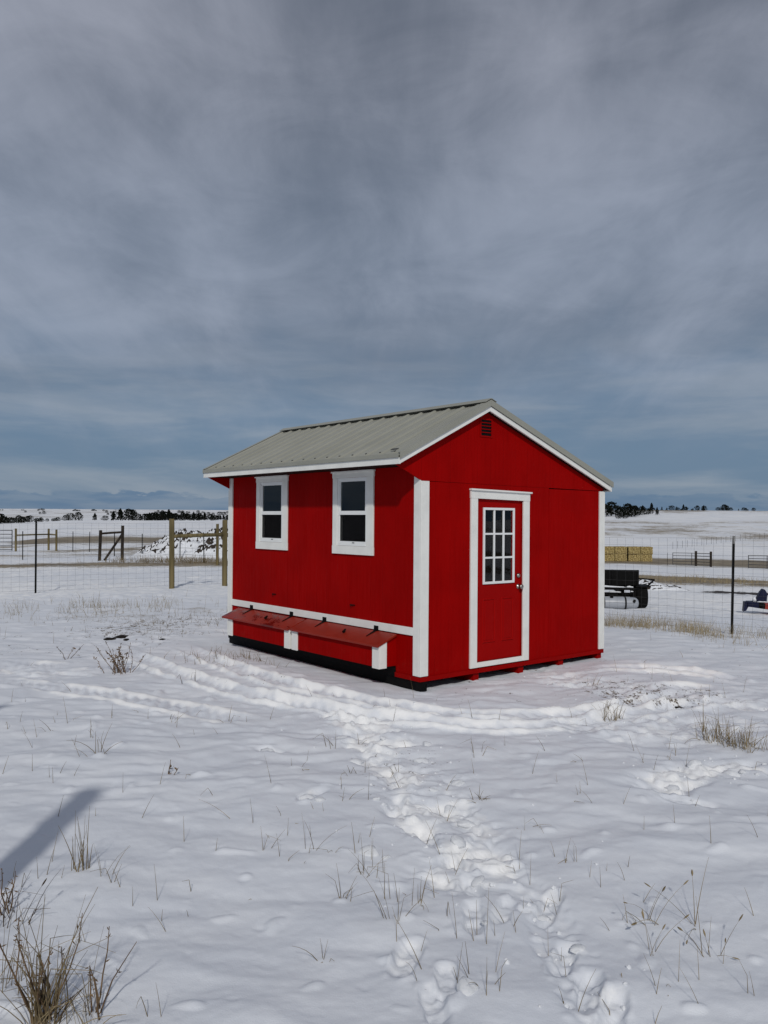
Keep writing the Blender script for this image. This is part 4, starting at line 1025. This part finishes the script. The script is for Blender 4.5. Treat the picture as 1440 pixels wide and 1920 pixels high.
for i in range(46):
    u = 272+160*(i/45)+random.uniform(-2, 2); s_ = .95-.35*max(0, (u-350)/80)
    lt(u, 350+random.uniform(-25, 60)+(u-272)*.35, random.choice((1, 3, 3, 0, 1)), s_*random.uniform(.6, 1.0))
for i in range(26):
    u = -70+125*(i/25)+random.uniform(-2, 2); lt(u, 300+random.uniform(0, 60), random.choice((3, 1, 3)), random.uniform(.5, .85))
for i in range(9): lt(62+random.uniform(0, 60), 300+random.uniform(0, 80), 3, random.uniform(.3, .5))
FG = 'tiny far junipers on the open plain'; 
for i in range(26):
    u = random.uniform(-60, 430); d_ = random.choice((900, 1200, 1700, 2300)); x, y_ = spot(u, 0, d_)
    for k in range(random.choice((1, 2, 3))): tree(x+k*4*random.uniform(.8, 1.5), y_+random.uniform(-5, 5), 3, random.uniform(.6, 1.3), 'tiny far juniper speck on the open snowy plain', FG)
RG = 'dark junipers on the hill behind the hen house'; RL = 'dark juniper high on the hill right of the hen house'
def rt(u, d_, k, s): x, y_ = spot(u, 0, d_); tree(x, y_, k, s, RL, RG)
for u, d_, k, s in ((1137, 330, 1, 1.0), (1146, 335, 1, 1.25), (1154, 338, 3, 1.2), (1122, 330, 3, 1.0), (1170, 330, 3, 1.1), (1177, 322, 1, 1.15), (1184, 325, 3, 1.2), (1190, 330, 1, .95), (1196, 335, 3, .9), (1166, 318, 3, .8), (1205, 345, 3, .7), (1213, 350, 3, .75), (1220, 360, 3, .6), (1232, 345, 2, .65), (1172, 300, 3, .6), (1160, 300, 3, .5)): rt(u, d_, k, s)
HG = 'row of small junipers along the hill crest'
for i in range(40):
    u = 1200+270*random.random()**1.25; x, y_ = spot(u, 0, 470+random.uniform(-30, 30)); tree(x, y_, random.choice((3, 3, 1, 0)), random.uniform(.22, .78), 'small juniper in the row along the hill crest', HG)
# pickets of the fence that climbs the hill
for i in range(22):
    t_ = i/21; u = 1262+190*t_; d_ = 135+40*t_; x, y_ = spot(u, 0, d_); o_ = t_post_mesh(1.2).build('hill_picket', M['tpost']) if i == 0 else None
    if i == 0: hp = o_
    else: o_ = hp.copy(); col.objects.link(o_)
    o_.location = (x, y_, H(x, y_)); tag(o_, 'tiny picket of the fence climbing the right hill', 'fence post', 'pickets climbing the right hill')

# ------------------------------------------------------------------ dry grass
def blade(mb, x, y_, z, h, lean, az_, w, bend=.35, kink=None, head=0):
    n = 5 if h > .12 else 3; pts = []; dirv = Vector((math.cos(az_), math.sin(az_), 0)); p = Vector((x, y_, z-.03)); a_ = lean*.5
    for i in range(n+1):
        pts.append(p.copy()); a_ += bend*lean/n + (kink if (kink and i == n-2) else 0)
        p = p + (dirv*math.sin(a_) + Vector((0, 0, 1))*math.cos(a_))*((h+.03)/n)
    mb.tube(pts, [w*.5*(1-.75*i/n) for i in range(n+1)], 3, False)
    if head:
        q = pts[-1]; d_ = (pts[-1]-pts[-2]).normalized(); mb.tube([q-d_*.005, q+d_*head*.3, q+d_*head*.7, q+d_*head], [w*.3, w*1.0, w*.8, w*.2], 4, False)
def tuft(u, v, n, h, spread, label, group, m_='blade', w=.0042, lean=.45, kinks=.25, heads=.0, seed=0):
    rnd = random.Random(int(u*7+v*3+seed)); x0, y0 = gp(u, v); z0 = H(x0, y0); mb = MB()
    spots = []
    for i in range(n):
        r_ = spread*math.sqrt(rnd.random()); a_ = rnd.uniform(0, 6.28); spots.append((r_*math.cos(a_), r_*math.sin(a_)))
    zz = ground_parts(np.array([x0+p[0] for p in spots]), np.array([y0+p[1] for p in spots]))[0]
    for (x, y_), zq in zip(spots, zz):
        blade(mb, x, y_, float(zq)-z0, h*rnd.uniform(.35, 1.05), abs(rnd.gauss(0, lean))+.05, rnd.uniform(0, 6.28), w*rnd.uniform(.7, 1.3), rnd.uniform(.3, 1.3), rnd.uniform(.8, 2.0) if rnd.random() < kinks else None, .03*rnd.uniform(.7, 1.2) if rnd.random() < heads else 0)
    o_ = mb.build('grass_tuft', M[m_]); o_.location = (x0, y0, z0); tag(o_, label, 'grass tuft', group)
    return o_
tuft(80, 1905, 46, .50, .05, 'tallest thick brown grass clump with curled dark leaves', None, 'blade', .0055, .45, .55)
tuft(88, 1900, 14, .30, .05, 'dark curled weed leaves inside the thickest brown clump', None, 'blade_dark', .0065, .8, .9)
tuft(150, 1632, 16, .30, .045, 'upright sheaf of straight stems at the tip of the post shadow', None, 'blade', .0055, .22, .05)
tuft(20, 1720, 16, .24, .09, 'brown clump at the edge of the post shadow', None, 'blade_dark', .0052, .55, .5, .2)
tuft(140, 1905, 20, .30, .13, 'loose thin stems beside the thickest brown clump', None, 'blade', .0042, .6, .4)
tuft(15, 1850, 12, .32, .07, 'thin upright stems left of the thickest brown clump', None, 'blade', .0042, .4, .3)
M['weed'] = simple('rusty_dead_weed', (.075, .048, .028), (.20, .135, .080), 9, .9, .1)
def weed(u, v, n, h, spread, label, seed):
    rnd = random.Random(seed); x0, y0 = gp(u, v); mb = MB()
    for i in range(n):
        a_ = rnd.uniform(0, 6.28); ln = rnd.uniform(.1, .75 if y0 > 5 else .42); p = Vector((rnd.gauss(0, spread*.25), rnd.gauss(0, spread*.25), -.03)); hh_ = h*rnd.uniform(.5, 1.1); pts = [p.copy()]
        dv = Vector((math.cos(a_)*math.sin(ln), math.sin(a_)*math.sin(ln), math.cos(ln)))
        for k in range(4):
            p = p + (dv + Vector((rnd.uniform(-.25, .25), rnd.uniform(-.25, .25), rnd.uniform(-.1, .15))))*hh_/4; pts.append(p.copy())
        mb.tube(pts, [.004, .0036, .003, .0024, .0015], 4, False)
        for k in range(int(9*h/.3)):
            q = pts[rnd.randrange(1, 4)].lerp(pts[4], rnd.random()); d_ = Vector((rnd.uniform(-1, 1), rnd.uniform(-1, 1), rnd.uniform(-.7, .9))).normalized(); l = rnd.uniform(.012, .034)*(1 if y0 > 5 else .75); sd_ = d_.orthogonal().normalized()*l*(.28 if y0 > 5 else .13)
            mb.add([q, q+d_*l*.5+sd_, q+d_*l, q+d_*l*.5-sd_], [(0, 1, 2, 3)])
    me = bpy.data.meshes.new('dead_weed'); me.from_pydata(mb.v, [], mb.f); me.update(); me.materials.append(M['weed'])
    o_ = link_mesh('dead_weed', me, None, (x0, y0, H(x0, y0))); tag(o_, label, 'weed')
weed(228, 1262, 22, .36, .22, 'rusty brown dead weed with small dry leaves by the tyre track', 3)
weed(125, 1234, 3, .26, .05, 'single rusty dead weed stalk left of the bushy weed', 5)
weed(78, 1900, 8, .44, .09, 'brown curled weed stalks standing in the thickest grass clump', 8)
weed(150, 1905, 5, .30, .16, 'straggly weed stalks beside the thickest grass clump', 9)
weed(18, 1700, 5, .24, .10, 'brown weed stalks at the edge of the post shadow', 10)
weed(320, 1452, 4, .10, .05, 'low curled brown weed on smooth snow', 6)
tuft(360, 1285, 8, .24, .10, 'arched dark stalk lying beside the tyre tracks', None, 'blade_dark', .006, .9, .8, .4)
GL, GG = 'small dry grass tuft poking through smooth snow', 'small dry grass tufts'
for u, v, n, h, sp in ((205, 1640, 6, .20, .06), (230, 1655, 4, .18, .05), (607, 1790, 9, .17, .03), (700, 1630, 14, .20, .06), (645, 1678, 10, .16, .03), (785, 1684, 10, .18, .03), (730, 1720, 3, .26, .03), (750, 1728, 2, .30, .02), (580, 1594, 7, .22, .04), (628, 1596, 5, .12, .03), (1050, 1608, 8, .18, .05), (1085, 1612, 5, .14, .05), (185, 1424, 14, .24, .07), (172, 1380, 6, .18, .03), (320, 1352, 7, .22, .07), (212, 1345, 5, .2, .05), (92, 1370, 4, .22, .03), (830, 1520, 8, .12, .05), (905, 1500, 16, .10, .06), (622, 1404, 7, .2, .05), (680, 1395, 5, .14, .04), (893, 1418, 4, .2, .05), (570, 1440, 10, .12, .10), (660, 1452, 10, .12, .12), (740, 1447, 8, .08, .05), (985, 1545, 5, .15, .05), (1010, 1540, 5, .14, .05), (1090, 1430, 4, .12, .05), (1255, 1415, 5, .16, .07), (1110, 1285, 12, .16, .08), (1235, 1855, 3, .20, .05), (1415, 1870, 4, .24, .05), (640, 1500, 5, .14, .06), (430, 1355, 4, .16, .06), (500, 1590, 3, .16, .03), (300, 1895, 4, .16, .05), (1060, 1890, 5, .15, .05), (920, 1860, 6, .14, .05), (1180, 1740, 6, .14, .08), (965, 1620, 4, .12, .04)):
    where = ('beside the boot prints' if 690 < u < 1120 and v > 1480 else 'by the churned path to the door' if 480 < u < 930 else 'between the post shadow and the boot prints' if u < 690 and v > 1480 else
             'on the smooth snow left of the tyre tracks' if u < 480 else 'on the rippled snow right of the boot prints')
    n = max(3, int(n*.7))
    tuft(u, v, n, h, sp, 'small dry grass tuft ' + where, 'small tufts ' + where, 'blade', .0036 if v > 1500 else .0052, .65, .35)
SL, SGp = 'seed-headed dry grass bending over the snow right of the footprints', 'seed-headed grass tufts'
for u, v, n, h, sp in ((1228, 1728, 6, .22, .04), (1306, 1735, 4, .28, .02), (1338, 1792, 7, .22, .05), (1250, 1800, 4, .2, .1)): tuft(u, v, n, h, sp, SL, SGp, 'blade', .0040, .65, .1, .9)
DL, DG = 'dense tan grass tuft beside the tyre tracks', 'dense tan tufts by the tyre tracks'
for u, v, n, h, sp in ((1380, 1398, 60, .26, .13), (1335, 1388, 38, .26, .11), (1412, 1408, 26, .18, .12), (1148, 1345, 46, .18, .10)): tuft(u, v, n, h, sp, DL, DG, 'blade', .0055, .40, .3)
# scattered single stems: too many to count
mb = MB(); rnd = random.Random(77)
xs_, ys_ = [], []
while len(xs_) < 330:
    u, v = rnd.uniform(-150, 1590), 1120+800*rnd.random()**1.5
    x, y_ = gp(u, v); lx, ly = shed_local(x, y_)
    if -.35 < lx < 3.2 and -.15 < ly < 4: continue
    if perlin(np.array([x/1.2]), np.array([y_/1.2]), 5)[0] < -.08+rnd.uniform(-.2, .2): continue
    xs_.append(x); ys_.append(y_)
zs_, tr__, _ = ground_parts(np.array(xs_), np.array(ys_))
for x, y_, z in zip(xs_, ys_, zs_):
    d_ = math.hypot(x, y_)
    blade(mb, x, y_, z, rnd.uniform(.04, .17)*(1 if rnd.random() < .8 else 1.4), abs(rnd.gauss(0, .5))+.03, rnd.uniform(0, 6.28), .0030*rnd.uniform(.8, 1.4)+.00018*d_, rnd.uniform(.2, 1), rnd.uniform(.8, 1.8) if rnd.random() < .2 else None, 0)
o_ = mb.build('dry_grass', M['blade']); tag(o_, 'scattered dry grass stems standing through the snow', 'grass', kind='stuff')
# belts of pale grass along the fences
def belt(label, line, half, n, h, m_, w, seed, thr=-.1):
    rnd = random.Random(seed); px_, py_ = [], []
    while len(px_) < n:
        i = rnd.randrange(len(line)-1); t_ = rnd.random(); x = line[i][0]+(line[i+1][0]-line[i][0])*t_; y_ = line[i][1]+(line[i+1][1]-line[i][1])*t_
        x += rnd.gauss(0, half); y_ += rnd.gauss(0, half)
        if perlin(np.array([x/.7]), np.array([y_/.7]), seed)[0] < thr+rnd.uniform(-.25, .25): continue
        lx, ly = shed_local(x, y_)
        if -.4 < lx < 3.3 and -.2 < ly < 4.1: continue
        px_.append(x); py_.append(y_)
    z_, _, _ = ground_parts(np.array(px_), np.array(py_)); mb = MB()
    for x, y_, z in zip(px_, py_, z_): blade(mb, x, y_, z, h*rnd.uniform(.3, 1.1), abs(rnd.gauss(0, .4))+.04, rnd.uniform(0, 6.28), w*rnd.uniform(.7, 1.3), rnd.uniform(.3, 1.2), rnd.uniform(.8, 1.8) if rnd.random() < .2 else None)
    o_ = mb.build('fence_grass', M[m_]); tag(o_, label, 'grass', kind='stuff')
belt('pale dry grass growing along the foot of the right fence', [gp(1110, 1158), gp(1250, 1168), gp(1373, 1186), gp(1500, 1215)], .34, 1500, .24, 'blade_pale', .0050, 3, .02)
belt('sparse pale grass in front of the left fence', [gp(-60, 1150), gp(80, 1148), gp(180, 1142), gp(300, 1135)], .60, 520, .20, 'blade_pale', .0050, 7, .08)
belt('thin trodden grass left of the nest boxes', [gp(230, 1170), gp(330, 1180), gp(400, 1150)], .55, 300, .09, 'blade', .0065, 8, .0)
belt('short reddish grass in front of the left nest box', [gp(370, 1235), gp(440, 1230), gp(520, 1240)], .22, 110, .12, 'blade', .0055, 9, -.1)
belt('tan grass along the worn verge near the earth mound', [spot(215, 0, 33.5), spot(300, 0, 34.), spot(360, 0, 34.), spot(420, 0, 32.)], .7, 900, .34, 'blade', .012, 12, -.05)
belt('tan grass tufts on the bank beyond the trailer', [spot(1200, 0, 38.), spot(1300, 0, 38.), spot(1460, 0, 36.)], 2.2, 1200, .30, 'blade_pale', .014, 13, .05)

# ------------------------------------------------------------------ clods of kicked-up snow
def clod_mesh(seed):
    rnd = random.Random(seed*7); bm = bmesh.new()
    for i in range(16):
        a_ = rnd.uniform(0, 6.28); z = rnd.uniform(-1, 1); q = math.sqrt(1-z*z); r_ = rnd.uniform(.34, .56)
        bm.verts.new((q*math.cos(a_)*r_, q*math.sin(a_)*r_*.85, z*r_*.62))
    bmesh.ops.convex_hull(bm, input=bm.verts); bmesh.ops.delete(bm, geom=[v for v in bm.verts if not v.link_faces], context='VERTS')
    bmesh.ops.subdivide_edges(bm, edges=bm.edges, cuts=3, use_grid_fill=True, smooth=.35)
    co = np.array([v.co[:] for v in bm.verts])
    n_ = fbm(co[:, 0]*4+seed*3.1+co[:, 2]*3, co[:, 1]*4+co[:, 2]*3.3, 3, seed, .6)
    for v, q in zip(bm.verts, n_): v.co *= 1+.20*q
    me = bpy.data.meshes.new('snow_clod'); bm.to_mesh(me); bm.free(); me.shade_smooth(); me.materials.append(M['snow']); return me
CL = [clod_mesh(i+1) for i in range(6)]
rnd = random.Random(5)
CG = 'snow clods along the footprints'
clods = [(578, 1490, .15), (600, 1500, .09), (498, 1410, .13), (690, 1598, .12), (722, 1605, .06), (800, 1394, .11), (790, 1425, .12), (668, 1425, .13), (700, 1432, .10), (742, 1462, .10), (855, 1466, .10), (815, 1482, .07), (860, 1578, .12), (845, 1505, .10), (872, 1530, .11), (858, 1612, .10), (1392, 1445, .07), (1420, 1450, .05), (1435, 1432, .05), (1300, 1440, .14), (1370, 1448, .12), (1262, 1470, .12), (876, 1860, .10), (895, 1640, .09), (1085, 1770, .08), (1020, 1700, .07), (910, 1725, .05), (765, 1520, .08), (705, 1500, .09), (640, 1385, .10), (720, 1385, .09)]
crumbs = bmesh.new(); cpos = []
for i in range(170):
    pts, w_, s_ = TRAMPLE[rnd.choice((0, 0, 0, 1, 1, 2, 3, 5))]; p = rnd.choice(pts); cpos.append((p[0]+rnd.gauss(0, w_*.8), p[1]+rnd.gauss(0, w_*.8), rnd.uniform(.008, .028)))
cz = ground_parts(np.array([p[0] for p in cpos]), np.array([p[1] for p in cpos]))[0]
for (x, y_, s_), z in zip(cpos, cz):
    lx, ly = shed_local(x, y_)
    if -.3 < lx < 3.1 and -.1 < ly < 4: continue
    r_ = bmesh.ops.create_icosphere(crumbs, subdivisions=1, radius=s_*.5)
    for v in r_['verts']: v.co = Vector((v.co.x*rnd.uniform(.7, 1.3)+x, v.co.y*rnd.uniform(.7, 1.3)+y_, v.co.z*rnd.uniform(.5, .9)+float(z)+s_*.12))
me = bpy.data.meshes.new('snow_crumbs'); crumbs.to_mesh(me); crumbs.free(); me.materials.append(M['snow'])
tag(link_mesh('snow_crumbs', me), 'loose crumbs of snow scattered along the churned path', 'snow crumbs', kind='stuff')
for c_ in clods:
    x, y_ = (c_[0], c_[1]) if len(c_) == 4 else gp(c_[0], c_[1]); s_ = c_[2]
    lx, ly = shed_local(x, y_)
    if -.3 < lx < 3.1 and -.1 < ly < 4: continue
    cu = c_[0]
    where = ('left of the churned path on smooth snow' if cu < 615 or (680 < cu < 730 and c_[1] > 1590) else 'in the churned patch near the dense tan tufts' if cu > 1200 else 'among the boot prints' if c_[1] > 1600 else 'on the churned path to the hen house')
    o_ = link_mesh('snow_clod', rnd.choice(CL), None, (x, y_, H(x, y_)-.02*s_), (rnd.uniform(-.25, .25), rnd.uniform(-.25, .25), rnd.uniform(0, 6.28)), (s_*rnd.uniform(.8, 1.3), s_*rnd.uniform(.8, 1.2), s_*rnd.uniform(.7, 1.0)))
    tag(o_, 'broken clod of white snow ' + where, 'snow clod', 'snow clods ' + where)
M['earth'] = simple('wet_dark_earth', (.006, .005, .004), (.028, .021, .016), 14, .8, .2, None, .8, .02)
em = [clod_mesh(20+i).copy() for i in range(3)]
for e_ in em: e_.materials.clear(); e_.materials.append(M['earth'])
for u, v, s_, lb, gr in ((208, 1198, .22, 'black earth clod behind the rusty weed', 'black clods behind the rusty weed'), (224, 1195, .26, 'black earth clod behind the rusty weed', 'black clods behind the rusty weed'), (238, 1199, .16, 'black earth clod behind the rusty weed', 'black clods behind the rusty weed'),
                         (303, 1200, .12, 'lone black earth lump between the rusty weed and the nest boxes', None),
                         (1338, 1317, .17, 'black earth clod on the rutted snow by the dense tan tufts', 'black clods by the dense tan tufts'), (1356, 1320, .18, 'black earth clod on the rutted snow by the dense tan tufts', 'black clods by the dense tan tufts'), (1298, 1328, .14, 'black earth clod on the rutted snow by the dense tan tufts', 'black clods by the dense tan tufts'), (1272, 1322, .09, 'black earth clod on the rutted snow by the dense tan tufts', 'black clods by the dense tan tufts')):
    x, y_ = gp(u, v); o_ = link_mesh('earth_clod', em[int(u) % 3], None, (x, y_, H(x, y_)-.05*s_), (0, 0, u), (s_*1.3, s_*.8, s_*.55)); tag(o_, lb, 'earth clod', gr)
